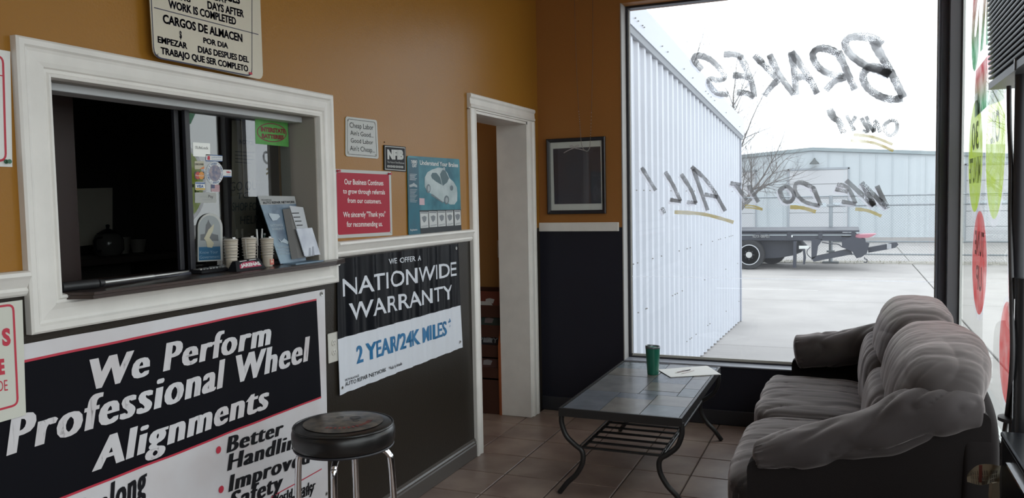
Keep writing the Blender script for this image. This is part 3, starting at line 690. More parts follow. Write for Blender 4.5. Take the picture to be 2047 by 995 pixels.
# ================================================================== SIGNS ON THE LEFT WALL
def wl(px, py, x=XW): p = at_x(px, py, x); return (p.y, p.z)
paper = mat('paper_white', (0.78, 0.78, 0.76), .6); ink = mat('ink_black', (.012, .012, .015), .5, spec=.15); navy = mat('ink_navy', (.025, .025, .06), .5)
redink = mat('ink_red', (.52, .03, .06), .5)
def lines(mb, rows, d, **kw):
    for r in rows:
        st, bl, br, cap = r[:4]; k = dict(kw); k.update(r[4] if len(r) > 4 else {})
        x = XW+d; mb.text(st, lambda u, v: (x, u, v), wl(*bl, x), wl(*br, x), wl(*cap, x), **k)
    return mb
def plate(pts, d0, d1, r=.012):
    q = rounded([wl(*p, XW+d1) for p in pts], r); mb = MB(); mb.slab([(XW+d0, y, z) for y, z in q], (d1-d0, 0, 0)); return mb
def border(pts, d, wd, r):
    q0 = [Vector(wl(*p, XW+d)) for p in pts]; c = sum(q0, Vector((0, 0)))/len(q0)
    a = rounded(q0, r); n = len(a); b = []
    for i in range(n):
        t = (a[(i+1) % n]-a[i-1]).normalized(); nn = Vector((-t.y, t.x)); nn = nn if nn.dot(c-a[i]) > 0 else -nn; b.append(a[i]+nn*wd)
    mb = MB(); mb.add([(XW+d, p.x, p.y) for p in a+b], [(i, (i+1) % n, n+(i+1) % n, n+i) for i in range(n)]); return mb
def screw(T, px, py, d, m, r=.004):
    y, z = wl(px, py, XW+d); mb = MB().lathe([(r, 0), (r, .002), (r*.5, .004)], 0, 0, 10); mb.v = [(XW+d+v[2], y+v[0], z+v[1]) for v in mb.v]; T.part('screw', mb, m)
def pushpin(T, px, py, d, m):
    y, z = wl(px, py, XW+d); mb = MB().lathe([(.001, 0), (.006, .002), (.006, .004), (.003, .006), (.003, .013), (.006, .015), (.006, .017)], 0, 0, 10); mb.v = [(XW+d+v[2], y+v[0], z+v[1]) for v in mb.v]; T.part('pushpin', mb, m)
# storage-charge sign
cream = mat('sign_cream', (0.60, 0.55, 0.44), .38, var=.03, vscale=12)
T = Thing('storage_sign', 'large cream metal sign with navy lettering about CARGOS DE ALMACEN above the service opening', 'sign', (XW, 2.22, 2.0))
yz = [(1.958, 2.000), (2.470, 2.000), (2.466, 2.80), (1.945, 2.80)]
mb = MB(); mb.slab([(XW+.030, p.x, p.y) for p in rounded([(1.950, 2.006), (2.470, 2.000), (2.470, 2.78), (1.935, 2.78)], .03)], (.003, 0, 0)); T.part('plate', mb, cream)
mb = MB(); a = rounded([wl(307.5, 115.5, XW+.0337), wl(504.5, 154, XW+.0337), (2.452, 2.765), (1.948, 2.765)], .03); c = Vector((2.2, 2.4)); b = [c+(p-c)*.987 for p in a]; n = len(a)
mb.add([(XW+.0337, p.x, p.y) for p in a+b], [(i, (i+1) % n, n+(i+1) % n, n+i) for i in range(n)])
p, q = wl(300.5, 12, XW+.0337), wl(503, 64.5, XW+.0337); mb.slab([(XW+.0333, 1.962, p[1]), (XW+.0333, 2.452, q[1]), (XW+.0333, 2.452, q[1]-.003), (XW+.0333, 1.962, p[1]-.003)], (.0004, 0, 0))
T.part('border_line', mb, navy)
T.rows('lettering', [('WORK IS COMPLETED', (336.7, 15), (472.3, 49.7), (337.3, 0)), ('DAYS AFTER', (415, 16.6), (488, 34.7), (415.7, 2.4)), ('CARGOS DE ALMACEN', (325.8, 45.2), (485, 83.8), (325.8, 28.6)),
    ('$', (359, 75.4), (363.8, 76.6), (359, 61.8)), ('POR DIA', (406.6, 85.3), (456.4, 97), (406.6, 74.8)), ('EMPEZAR', (315.6, 84.4), (375, 98), (315.6, 72.4)), ('DIAS DESPUES DEL', (396, 104), (497.7, 125), (396, 92)),
    ('TRABAJO QUE SER COMPLETO', (321.6, 107), (496.5, 143.2), (320.7, 94)), ('PER DAY', (405, -6), (454.9, 6.6), (405, -18)), ('STARTING', (318, -10), (381, 4.5), (318, -22)), ('STORAGE CHARGES', (322, -34), (480, 8), (322, -52))], navy, lambda r: lines(MB(), r, .0338, bold=.03, fat=.03))
screw(T, 316, 110, .034, alu); 
mb = MB(); p = wl(502, 147, XW+.034); mb.box(XW+.034, XW+.037, p[0]-.012, p[0]+.004, p[1]-.004, p[1]+.004, bev=.001); T.part('red_tack', mb, redink)
# two signs at the left edge
T = Thing('paper_sign', 'white paper sign with red border pinned by a green pin left of the service opening', 'sign', (XW, 1.42, 1.65))
mb = MB(); mb.slab([(XW+.002, y, z) for y, z in ((1.18, 1.645), (1.484, 1.645), (1.496, 1.952), (1.18, 1.952))], (.001, 0, 0)); T.part('sheet', mb, paper)
mb = border([(-60, 98), (8, 112), (14, 322), (-60, 330)], .0035, .006, .02); T.part('border_line', mb, redink)
mb = MB(); mb.slab([(XW+.003, 1.20, 1.886), (XW+.003, 1.470, 1.886), (XW+.003, 1.470, 1.883), (XW+.003, 1.20, 1.883)], (.0005, 0, 0)); T.part('border_line', mb, redink)
pushpin(T, 11, 323, .003, mat('pin_green', (.02, .12, .06), .4))
T = Thing('price_sign', 'white sign with red border and red letters below the chair rail at the left edge', 'sign', (XW, 1.4, .97))
mb = MB(); mb.slab([(XW+.014, y, z) for y, z in ((1.10, .970), (1.474, .976), (1.482, 1.288), (1.10, 1.285))], (.002, 0, 0)); T.part('sheet', mb, mat('sign_ivory', (.62, .62, .55), .5))
T.part('border_line', border([(-90, 622), (28.5, 606), (38, 810), (-90, 845)], .0165, .006, .02), redink)
T.rows('lettering', [('S', (5, 690), (22, 687.5), (5, 659), {'bold': .05}), ('SERVICE', (-70, 757), (10, 746), (-70, 728), {'bold': .05}), ('MADE', (-30, 786), (16, 780), (-30, 764))], redink, lambda r: lines(MB(), r, .0168))
# cheap labor
silver = mat('sign_silver', (.50, .51, .49), .4, spec=.3)
T = Thing('slogan_sign', 'small silver-white sign reading Cheap Labor Aint Good above the red sign', 'sign', (XW, 3.18, 1.74))
P_ = [(691, 312), (757, 317.5), (753.5, 240), (691, 232.5)]
T.part('plate', plate(P_, .001, .004, .015), silver)
T.part('border_line', border([(694.5, 308), (753.5, 313), (750.5, 244), (694.5, 237)], .0045, .002, .012), ink)
T.rows('lettering', [('Cheap Labor', (699.2, 254.6), (746.5, 259.7), (699.2, 244.3)), ("Ain't Good...", (700.5, 269.4), (746.5, 274.9), (700.5, 260.4)), ('Good Labor', (701.4, 284.5), (745.8, 288.7), (701.4, 275.8)), ("Ain't Cheap...", (699.8, 300.6), (749.7, 304.8), (699.8, 290.9))], ink, lambda r: lines(MB(), r, .0046))
for q in ((696, 240.5), (749.5, 247), (697, 304), (751, 309.5)): screw(T, *q, .0045, alu, .003)
# NFIB
T = Thing('member_plaque', 'small black plaque with NFIB in white letters above the poster edge', 'plaque', (XW, 3.47, 1.69))
P_ = [(768.5, 340), (812, 343.5), (811, 293.5), (768, 289.5)]
T.part('plate', plate(P_, .001, .006, .003), ink); T.part('border_line', border([(769.8, 338.5), (810.8, 341.8), (809.8, 295), (769.4, 291.5)], .0066, .0035, .002), silver)
mb = lines(MB(), [('NFIB', (774.6, 316.7), (806.9, 317.6), (774.6, 300), {'bold': .07}), ('The Voice of Small Business', (774.4, 325.4), (808, 327.6), (774.4, 321.6))], .0068)
a = wl(774.4, 330, XW+.0068); b = wl(807, 336, XW+.0068)
for k in range(6):
    u = a[0]+(b[0]-a[0])*k/6; w_ = (b[0]-a[0])/6; mb.poly([(XW+.0068, u, b[1]), (XW+.0068, u+w_*.82, b[1]), (XW+.0068, u+w_*.82, a[1]), (XW+.0068, u, a[1])])
T.part('lettering', mb, silver)
mb = MB()
for k, ch in enumerate('MEMBER'):
    u = a[0]+(b[0]-a[0])*k/6; w_ = (b[0]-a[0])/6; mb.text(ch, lambda u_, v_: (XW+.0070, u_, v_), (u+w_*.2, b[1]+.003), (u+w_*.6, b[1]+.003), (u+w_*.2, a[1]-.003), bold=.05)
T.part('small_lettering', mb, ink)
screw(T, 768, 284, 0.0, ink, .003)
# red referral sign
T = Thing('referral_sign', 'crimson sign in white lettering thanking customers for referrals, pinned beside the opening', 'sign', (XW, 3.18, 1.37))
P_ = [(671, 476.5), (784.5, 470), (781.5, 343), (668, 337.5)]
T.part('plate', plate(P_, .001, .005, .006), silver)
T.part('colour_panel', plate([(675.5, 469.5), (780.5, 463.5), (777.5, 349), (672.5, 344)], .005, .0055, .012), mat('crimson', (.40, .012, .035), .4, spec=.15))
T.rows('lettering', [('Our Business Continues', (688.6, 368.1), (766.4, 370.4), (688.6, 357.5)), ('to grow through referrals', (686, 386.4), (769.6, 388.4), (686, 376.8)), ('from our customers.', (695, 405), (762.5, 406.7), (695, 395.4)),
    ('We sincerely "Thank you"', (686.3, 434), (770.6, 432.4), (686.3, 423.4)), ('for recommending us.', (693.4, 453.3), (764.8, 451.7), (693.4, 443))], mat('print_bright', (.80, .78, .76), .4), lambda r: lines(MB(), r, .0058, bold=.012))
for q in ((673.5, 341.5), (776, 347.5)): pushpin(T, *q, .005, redink)
for q in ((675, 470.5), (781, 464)): screw(T, *q, .005, alu)
# brake poster
T = Thing('brake_poster', 'teal poster titled Understand Your Brakes with a silver car, standing on the chair rail', 'poster', (XW, 3.88, 1.36))
x = XW+.006; c7 = lambda a, b: (800+a/5.528, 300+b/5.528)
teal = mat('poster_teal', (.018, .115, .165), .28, spec=.12, col2=(.07, .27, .33), vscale=7)
P_ = [(817, 470), (922.5, 460.5), (918.5, 318), (814.5, 311)]
mb = MB(); q = rounded([wl(*p, XW+.007) for p in P_], .015); mb.slab([(XW+.004, a, b) for a, b in q], (.003, 0, 0)); T.part('board', mb, teal)
def pp_(mb, pts, d=.0075): mb.poly([(XW+d, *wl(*c7(*p), XW+d)) for p in pts]); return mb
T.part('dark_strip', pp_(MB(), [(88, 80), (200, 92), (215, 640), (215, 925), (95, 935)]), mat('poster_side', (.045, .10, .145), .3, spec=.12, col2=(.02, .15, .21), vscale=5))
T.part('dark_band', pp_(pp_(MB(), [(220, 862), (675, 830), (678, 882), (226, 925)], .0078), [(214, 665), (672, 655), (675, 835), (220, 868)], .0076), mat('poster_black', (.02, .025, .03), .3, spec=.15))
cards = [((218, 680), (308, 681), (314, 855), (226, 862)), ((315, 676), (405, 676), (412, 846), (324, 852)), ((413, 672), (498, 672), (505, 838), (420, 845)), ((506, 670), (585, 668), (590, 832), (514, 837)), ((598, 664), (666, 664), (672, 826), (604, 832))]
mb = MB(); md = MB()
for c in cards:
    pp_(mb, [c[0], c[3], c[2], c[1]], .0082)
    cx = sum(p[0] for p in c)/4; cy = sum(p[1] for p in c)/4
    pp_(md, [(cx-28, cy-30), (cx+5, cy-45), (cx+26, cy-30), (cx+20, cy+10), (cx-2, cy+32), (cx-18, cy+8)], .0085)
    pp_(md, [(c[0][0]+5, c[0][1]+5), (c[0][0]+5, c[0][1]+18), (c[1][0]-5, c[1][1]+18), (c[1][0]-5, c[1][1]+5)], .0085)
    for k in range(2): pp_(md, [(c[3][0]+8, c[3][1]-22+k*9), (c[3][0]+8, c[3][1]-18+k*9), (c[2][0]-8, c[2][1]-24+k*9), (c[2][0]-8, c[2][1]-28+k*9)], .0085)
T.part('card', mb, mat('card_pale', (.55, .57, .57), .4)); T.part('card_drawing', md, mat('card_grey', (.16, .18, .20), .4))
mb = pp_(MB(), [(272, 300), (300, 245), (350, 215), (420, 192), (480, 200), (520, 250), (545, 310), (590, 350), (625, 410), (632, 470), (630, 560), (600, 600), (550, 600), (500, 560), (470, 575), (420, 540), (340, 480), (300, 460), (270, 400)], .0078); T.part('car_body', mb, mat('print_silver', (.36, .44, .46), .35, spec=.15, col2=(.56, .64, .65), vscale=12))
mb = MB(); pp_(mb, [(340, 280), (355, 250), (400, 250), (440, 300), (462, 385), (400, 350), (350, 310)], .0082); pp_(mb, [(440, 265), (470, 215), (500, 225), (540, 310), (520, 355), (470, 395)], .0082); T.part('car_window', mb, mat('print_glass', (.07, .13, .15), .3, spec=.15))
def disc(mb, cx, cy, rx, ry, d):
    pp_(mb, [(cx+rx*math.cos(t*PI/8), cy+ry*math.sin(t*PI/8)) for t in range(16)], d)
mb = MB(); disc(mb, 312, 425, 24, 50, .0084); disc(mb, 512, 550, 28, 50, .0084); disc(mb, 568, 418, 18, 30, .0084)
pp_(mb, [(350, 480), (470, 570), (480, 590), (340, 500)], .0080); T.part('car_wheel', mb, mat('print_dark', (.05, .09, .11), .3))
mb = MB(); disc(mb, 316, 425, 13, 32, .0087); disc(mb, 514, 552, 15, 32, .0087); disc(mb, 485, 205, 12, 18, .0087); T.part('wheel_disc', mb, mat('print_mid', (.28, .33, .35), .3))
T.rows('lettering', [('Understand Your Brakes', (839.3, 328.9), (915.8, 334), (839.3, 320.3), {'bold': .02}), ('THERMO', (822, 326.8), (833.8, 326.8), (822, 320.3), {'bold': .03}), ('QUIET', (824, 333.5), (833, 333.8), (824, 328), {'bold': .03}), ('Raybestos', (820.5, 461.5), (834.5, 460.3), (820.5, 457.5))], mat('print_white', (.70, .73, .73), .4), lambda r: lines(MB(), r, .0086))
mb = MB()
for k in range(5): pp_(mb, [(105, 262+k*15), (105, 268+k*15), (185-(k % 3)*12, 272+k*15), (185-(k % 3)*12, 266+k*15)], .0082)
for k in range(10): pp_(mb, [(107, 432+k*15), (107, 436+k*15), (188-(k % 4)*9, 440+k*15), (188-(k % 4)*9, 436+k*15)], .0082)
T.part('small_print', mb, mat('print_grey', (.42, .47, .49), .4))
mb = pp_(MB(), [(212, 530), (268, 532), (270, 606), (213, 604)], .0082); T.part('badge', mb, mat('print_pink', (.55, .38, .42), .4))
mb = pp_(MB(), [(100, 385), (130, 375), (150, 360), (188, 390), (188, 412), (150, 400), (105, 410)], .0082); T.part('brake_pad', mb, mat('print_mid', (.3, .3, .3)))
# ------------------------------------------------------------------ banners
def banner_map(d, amp, waves):
    def f(u, v, e=0.0):
        s = sum(a*math.sin(k*u+p+q*v) for a, k, p, q in waves); return (XW+d+amp+amp*s+e, u, v)
    return f
def sheet(mb, mp, corners, nu, nv, e=0.0, mats=None):
    (a, b, c, d) = [Vector(p) for p in corners]     # bl, br, tr, tl
    V = []
    for j in range(nv+1):
        for i in range(nu+1):
            s, t = i/nu, j/nv; p = (a*(1-s)+b*s)*(1-t)+(d*(1-s)+c*s)*t; V.append(mp(p.x, p.y, e))
    mb.add(V, [(j*(nu+1)+i, j*(nu+1)+i+1, (j+1)*(nu+1)+i+1, (j+1)*(nu+1)+i) for j in range(nv) for i in range(nu)], True)
    # thickness: a second skin just behind
    V2 = [(x-.0008, y, z) for x, y, z in V]; mb.add(V2, [(j*(nu+1)+i, (j+1)*(nu+1)+i, (j+1)*(nu+1)+i+1, j*(nu+1)+i+1) for j in range(nv) for i in range(nu)], True); return mb
def grommet(T, y, z, d):
    mb = MB().lathe([(.0045, 0), (.0045, .002), (.008, .0025), (.009, 0)], 0, 0, 16); mb.v = [(XW+d+v[2], y+v[0], z+v[1]) for v in mb.v]; T.part('grommet', mb, alu)
    mb = MB().lathe([(.0044, 0), (.0044, .0012)], 0, 0, 12); mb.v = [(XW+d+v[2], y+v[0], z+v[1]) for v in mb.v]; T.part('grommet_hole', mb, ink)
def blines(mb, mp, rows, e, **kw):
    for r in rows:
        st, bl, br, cap = r[:4]; k = dict(kw); k.update(r[4] if len(r) > 4 else {}); x = XW+.008
        mb.text(st, lambda u, v: mp(u, v, e), wl(*bl, x), wl(*br, x), wl(*cap, x), **k)
    return mb
# nationwide warranty banner
T = Thing('warranty_banner', 'black and white vinyl banner reading NATIONWIDE WARRANTY hung under the chair rail', 'banner', (XW, 3.55, .69))
mp = banner_map(.003, .0055, [(.5, 41, .3, 1.5), (.35, 73, 1.1, -2), (.25, 17, 2.0, 1), (.12, 120, .4, 3)])
vb = mat('vinyl_black', (.006, .007, .010), .28, spec=.10); vw = mat('vinyl_white', (.70, .73, .79), .45, spec=.2)
x = XW+.008
bl, br, tr, tl = wl(678, 790, x), wl(924, 694, x), wl(916, 487, x), wl(674.5, 518, x)
ml, mr_ = wl(674.5, 677.8, x), wl(920.2, 610, x)
T.part('black_field', sheet(MB(), mp, (ml, mr_, tr, tl), 150, 24), vb)
T.part('white_field', sheet(MB(), mp, (bl, br, mr_, ml), 150, 14), vw)
T.rows('white_lettering', [('WE OFFER A', (776.4, 528), (840.4, 520), (776.6, 517.5)), ('NATIONWIDE', (685.7, 592.4), (912, 550), (685.7, 558)), ('WARRANTY', (698, 641), (904, 596), (698, 607))], vw, lambda r: blines(MB(), mp, r, .0016, bold=.01, cuts=.02))
T.rows('blue_lettering', [('2 YEAR/24K MILES', (712, 726.7), (893, 669), (712, 693), {'bold': .015, 'fat': .05}), ('*', (895, 668), (899.5, 665), (895, 640), {'bold': .03})], mat('ink_blue', (.015, .16, .36), .4), lambda r: blines(MB(), mp, r, .0016, cuts=.02))
T.rows('small_lettering', [('PROVANTAGE', (690.3, 762.4), (717.4, 752), (690.3, 758)), ('AUTO REPAIR NETWORK', (690.3, 772.4), (771.9, 741.4), (690.3, 764.5)), ('*Ask for details', (777, 739), (803.9, 729), (777, 733))], ink, lambda r: blines(MB(), mp, r, .0016, bold=.01))
for q in ((683, 775), (919.5, 683), (676.5, 527), (911, 496)): grommet(T, *wl(*q, x), .0105)
# wheel alignment banner
T = Thing('alignment_banner', 'large black and white banner reading We Perform Professional Wheel Alignments below the opening', 'banner', (XW, 2.1, .3))
mp = banner_map(.003, .004, [(.5, 9, .3, 3), (.4, 17, 1.1, -4), (.2, 31, 2.0, 2)])
bl, br, tr, tl = (.45, .20), wl(656, 1010, x), wl(650, 578, x), (.45, 1.165)
vw2 = mat('vinyl_white_dull', (.70, .70, .73), .6, col2=(.60, .56, .57), vscale=3.2)
T.part('white_field', sheet(MB(), mp, (bl, br, tr, tl), 120, 50), vw2)
kb = [wl(640.3, 791.8, x), wl(632.8, 600.2, x), wl(48, 725, x), wl(121, 994, x)]
sl_t = (kb[1][1]-kb[2][1])/(kb[1][0]-kb[2][0]); sl_b = (kb[0][1]-kb[3][1])/(kb[0][0]-kb[3][0])
topL = (.49, kb[2][1]+sl_t*(.49-kb[2][0])); botL = (.49, kb[3][1]+sl_b*(.49-kb[3][0]))
T.part('black_field', sheet(MB(), mp, (botL, kb[0], kb[1], topL), 110, 40, .0015), mat('vinyl_black_dull', (.006, .006, .009), .6, spec=.08))
mb = MB(); sheet(mb, mp, (topL, kb[1], (kb[1][0], kb[1][1]+.007), (topL[0], topL[1]+.007)), 110, 1, .0018); sheet(mb, mp, ((botL[0], botL[1]-.007), (kb[0][0], kb[0][1]-.007), kb[0], botL), 110, 1, .0018); T.part('red_line', mb, redink)
k = dict(bold=.0, shear=.22, cuts=.03, fat=.115, space=1.15)
T.rows('white_lettering', [('We Perform', (180.7, 779), (541, 687), (186, 717)), ('Professional Wheel', (11.4, 911), (620, 719), (22, 833)), ('Alignments', (183, 943), (538, 814), (215, 870))], vw2, lambda r: blines(MB(), mp, r, .0034, **k))
T.rows('black_lettering', [('Better', (453.5, 905.6), (568, 867.5), (457, 873)), ('Handling', (454.4, 941.4), (612, 888), (458, 908)), ('Improved', (456.5, 983.5), (622, 923), (460, 950)), ('Safety', (459, 1021), (568, 976.5), (463, 984)), ('Prolong', (150, 1070), (296, 983), (158, 1000)),
    ('World Leader', (545, 1008), (630, 975.5), (545, 990)), ('Company', (560, 1014), (627, 984), (560, 997))], ink, lambda r: blines(MB(), mp, r, .0022, **k))
mb = MB()
for q in ((436.9, 899), (442, 977.8)):
    c = wl(*q, x); mb.poly([mp(c[0]+.013*math.cos(t*PI/10), c[1]+.013*math.sin(t*PI/10), .0022) for t in range(20)])
a, b = wl(543, 995, x), wl(641.6, 937.5, x); sheet(mb, mp, (a, b, (b[0], b[1]+.004), (a[0], a[1]+.004)), 20, 1, .0022); T.part('red_bullet', mb, redink)
for q in ((642.5, 587), (652, 986.5)): grommet(T, *wl(*q, x), .009)
# outlet, switch
ow = mat('outlet_ivory', (.60, .58, .53), .4)
T = Thing('wall_outlet', 'ivory double wall outlet between the two banners', 'outlet', (XW, 2.905, .84))
a, b = wl(655.5, 667.5, XW+.005), wl(657, 727, XW+.005)
T.part('cover_plate', MB().box(XW, XW+.006, a[0], a[0]+.075, b[1], a[1], bev=.0025), ow)
zc = (a[1]+b[1])/2
for dz in (.021, -.021):
    mb = MB().lathe([(.0165, 0), (.0165, .0025), (.015, .003)], 0, 0, 20); mb.v = [(XW+.006+v[2], a[0]+.0375+v[0], zc+dz+v[1]*.86) for v in mb.v]; r_ = T.part('receptacle', mb, ow)
    T.part('slots', MB().box(XW+.0088, XW+.0093, a[0]+.030, a[0]+.032, zc+dz, zc+dz+.008).box(XW+.0088, XW+.0093, a[0]+.043, a[0]+.045, zc+dz, zc+dz+.008).box(XW+.0088, XW+.0093, a[0]+.036, a[0]+.039, zc+dz-.009, zc+dz-.005), ink, r_)
T = Thing('light_switch', 'ivory light switch plate on the hall wall behind the doorway', 'switch', (-2.40, 5.52, 1.1))
T.part('cover_plate', MB().box(-2.43, -2.352, 5.514, 5.52, 1.105, 1.235, bev=.002), ow); T.part('toggle', MB().box(-2.395, -2.385, 5.505, 5.514, 1.155, 1.18), ow)
# ------------------------------------------------------------------ framed picture with bow, and the hanging bead chain
T = Thing('framed_picture', 'black-framed dark picture with cream mat on the ochre end wall beside the window', 'picture', (-1.78, YB, 1.43))
fx0, fx1, fz0, fz1 = -2.000, -1.567, 1.427, 1.962
fr = mat('picture_frame', (.018, .018, .024), .3)
mb = MB()
for k, (o, h) in enumerate(((0, .004), (0, .022), (.006, .026), (.018, .022), (.026, .014), (.026, .006))):
    ring = [(fx0+o, YB-h, fz0+o), (fx1-o, YB-h, fz0+o), (fx1-o, YB-h, fz1-o), (fx0+o, YB-h, fz1-o)]
    if k:
        for q in range(4): mb.add([last[q], last[(q+1) % 4], ring[(q+1) % 4], ring[q]], [(0, 1, 2, 3)])
    last = ring
T.part('frame', mb, fr)
T.part('mat_board', MB().box(fx0+.02, fx1-.02, YB-.008, YB-.002, fz0+.02, fz1-.02), mat('mat_cream', (.72, .70, .64), .7))
pb = MB(); pb.slab([at_y(1105.5, 297.5, YB-.009), at_y(1200, 292.5, YB-.009), at_y(1202, 406.5, YB-.009), at_y(1108.5, 408, YB-.009)], (0, .001, 0)); T.part('dark_print', pb, mat('print_brown', (.065, .045, .050), .5, col2=(.045, .045, .065), vscale=3))
T.part('glazing', MB().box(fx0+.02, fx1-.02, YB-.0135, YB-.012, fz0+.02, fz1-.02), glass_mat('picture_glass', haze=.01))
mb = MB(); rp = lambda cx, cy: at_y(1060+cx/4.145, 240+cy/4.145, YB-.016)
for pts in (((365, 230), (320, 248), (278, 271)), ((365, 230), (410, 240), (462, 254)), ((365, 228), (345, 212), (328, 214), (335, 222), (365, 230)), ((365, 228), (385, 210), (402, 207), (398, 217), (365, 230))):
    mb.ribbon([rp(*p) for p in pts], .006, (0, 1, 0)); 
o = T.part('ribbon_bow', mb, mat('ribbon', (.50, .46, .46), .4))
T = Thing('bead_chain', 'thin bead chain loop hanging from the ceiling in front of the framed picture', 'chain', (-1.70, YB-.06, ZC))
cpts = [at_y(1147, -60, YB-.06), at_y(1150, 60, YB-.06), at_y(1154.5, 180, YB-.06), at_y(1160, 260, YB-.06), at_y(1163, 290, YB-.06), at_y(1170, 301, YB-.06), at_y(1177, 299, YB-.06), at_y(1180, 280, YB-.06), at_y(1183.5, 180, YB-.06), at_y(1185, 60, YB-.06), at_y(1184, -60, YB-.06)]
cpts[0].z = ZC; cpts[-1].z = ZC
mb = MB().tube(catmull(cpts, 10), .0014, 5); T.part('cord', mb, mat('cord_brown', (.08, .05, .04), .5))
mb = MB(); cc = catmull(cpts, 60)
for p in cc[::4]:
    if p.z < 2.15: mb.add([p+Vector(d)*.0032 for d in ((1, 0, 0), (-1, 0, 0), (0, 1, 0), (0, -1, 0), (0, 0, 1), (0, 0, -1))], [(0, 2, 4), (2, 1, 4), (1, 3, 4), (3, 0, 4), (2, 0, 5), (1, 2, 5), (3, 1, 5), (0, 3, 5)])
T.part('beads', mb, alu, kind='stuff')
# ================================================================== SERVICE COUNTER AND WHAT STANDS ON IT
wood_d = mat('shelf_wood', (.035, .022, .018), .28, var=.3, vscale=30, stretch=(1, .08, 1))
T = Thing('service_shelf', 'dark stained wooden counter shelf in the service opening', 'shelf', (-2.1, 2.2, 1.27))
xf = -1.975
outl = [(xf, 1.640), (xf, 2.812), (-1.985, 2.822), (-2.040, 2.945), (XW+.0285, 2.945), (XW+.0285, 2.828), (-2.36, 2.828), (-2.36, 1.604), (XW+.02, 1.604), (XW+.02, 1.600)]
outl = [(xf, 1.640), (xf, 2.818), (-1.985, 2.828), (-2.020, 2.940), (-2.040, 2.944), (-2.040, 2.820), (-2.36, 2.820), (-2.36, 1.612), (-2.05, 1.612)]
mb = MB(); mb.slab([(a, b, SZ-.008) for a, b in outl], (0, 0, .008)); T.part('top_board', mb, wood_d)
mb = MB(); ins = [(a-.004 if a > -2.0 else a, b) for a, b in outl]; mb.slab([(a, b, SZ-.0195) for a, b in ins], (0, 0, .0105)); T.part('edge_strip', mb, wood_d)
# sliding glass with its stiles
T = Thing('sliding_glass', 'sliding glass panel covered with stickers in the service opening', 'glass panel', (-2.19, 2.5, SZ+.008))
XG = -2.19
ga = at_x(383, 400, XG).y
T.part('pane', MB().box(XG-.002, XG+.002, ga, 2.806, SZ+.010, 1.874), glass_mat('office_glass', haze=.006, tint=(.80, .84, .84), ior=2.1))
T.part('stile', MB().box(XG-.010, XG+.008, ga-.022, ga, SZ+.010, 1.874, bev=.002), black_m)
T.part('stile', MB().box(XG-.030, XG-.014, ga-.050, ga-.030, SZ+.010, 1.874, bev=.002), black_m)
def wg(px, py, e=.0025): p = at_x(px, py, XG+e); return (p.y, p.z)
def stick(name, label, pts, m, e=.003, r=.004):
    q = rounded([wg(*p) for p in pts], r, 3); T = Thing(name, label, 'sticker', (XG+.0022, q[0].x, q[0].y))
    mb = MB(); mb.slab([(XG+.0022, p.x, p.y) for p in q], (.0006, 0, 0)); T.part('backing', mb, m); return T
def st_text(T, rows, m, e=.0031, name='lettering'):
    mb = MB()
    for r in rows:
        k = r[4] if len(r) > 4 else {}; mb.text(r[0], lambda u, v: (XG+e, u, v), wg(*r[1]), wg(*r[2]), wg(*r[3]), **k)
    T.part(name, mb, m)
def st_poly(T, name, pts, m, e=.0030): mb = MB(); mb.poly([(XG+e, *wg(*p)) for p in pts]); T.part(name, mb, m)
stw = mat('sticker_white', (.72, .73, .72), .4); stg = mat('sticker_grey', (.32, .33, .33), .4); blue = mat('sticker_blue', (.05, .12, .30), .4)
def cz(x, y): return (380+x/6.22, 270+y/6.22)
T = stick('lock_sticker', 'bright white sticker with rounded corners at the top of the sticker column', [cz(38, 262), cz(250, 272), cz(248, 103), cz(33, 88)], mat('sticker_bright', (.95, .96, .92), .4, emit=None))
st_text(T, [('LifeLock', cz(85, 170), cz(225, 178), cz(85, 135)), ('O', cz(62, 167), cz(82, 168), cz(62, 135))], ink)
T = stick('support_sticker', 'blue and white supporting-member sticker under the bright white one', [cz(193, 325), cz(403, 328), cz(403, 252), cz(193, 238)], blue)
st_poly(T, 'white_panel', [cz(197, 312), cz(400, 318), cz(400, 262), cz(197, 250)], stw); st_text(T, [('SUPPORTING', cz(265, 285), cz(392, 288), cz(265, 266)), ('The 2nd Amendment', cz(265, 306), cz(395, 310), cz(265, 292))], blue)
st_poly(T, 'red_mark', [cz(212, 305), cz(245, 310), cz(245, 262), cz(215, 258)], redink, .0032)
T = stick('card_sticker', 'cream and orange payment card sticker, uppermost of the three card stickers', [cz(58, 425), cz(176, 422), cz(174, 325), cz(56, 322)], mat('sticker_cream', (.50, .47, .36), .4))
st_text(T, [('DISCOVER', cz(62, 372), cz(168, 375), cz(62, 350), {'bold': .03})], ink); st_poly(T, 'orange_corner', [cz(110, 424), cz(176, 421), cz(175, 385)], mat('orange', (.60, .20, .05), .4))
T = stick('card_sticker', 'dark sticker with overlapping red and orange circles, middle of the card stickers', [cz(56, 548), cz(180, 548), cz(178, 455), cz(56, 452)], mat('sticker_dark', (.05, .05, .06), .4))
def circ_w(cx, cy, rx, ry, n=20): return [cz(cx+rx*math.cos(2*PI*k/n), cy+ry*math.sin(2*PI*k/n)) for k in range(n)]
st_poly(T, 'red_circle', circ_w(95, 502, 32, 46), mat('mc_red', (.50, .06, .04), .4)); st_poly(T, 'orange_circle', circ_w(140, 502, 34, 48), mat('mc_orange', (.70, .28, .04), .4), .0032)
st_text(T, [('MasterCard', cz(66, 510), cz(170, 513), cz(66, 490))], stw, .0036)
T = stick('card_sticker', 'white payment sticker with blue top and gold bottom stripe, lowest of the card stickers', [cz(64, 682), cz(186, 684), cz(182, 582), cz(64, 580)], stw)
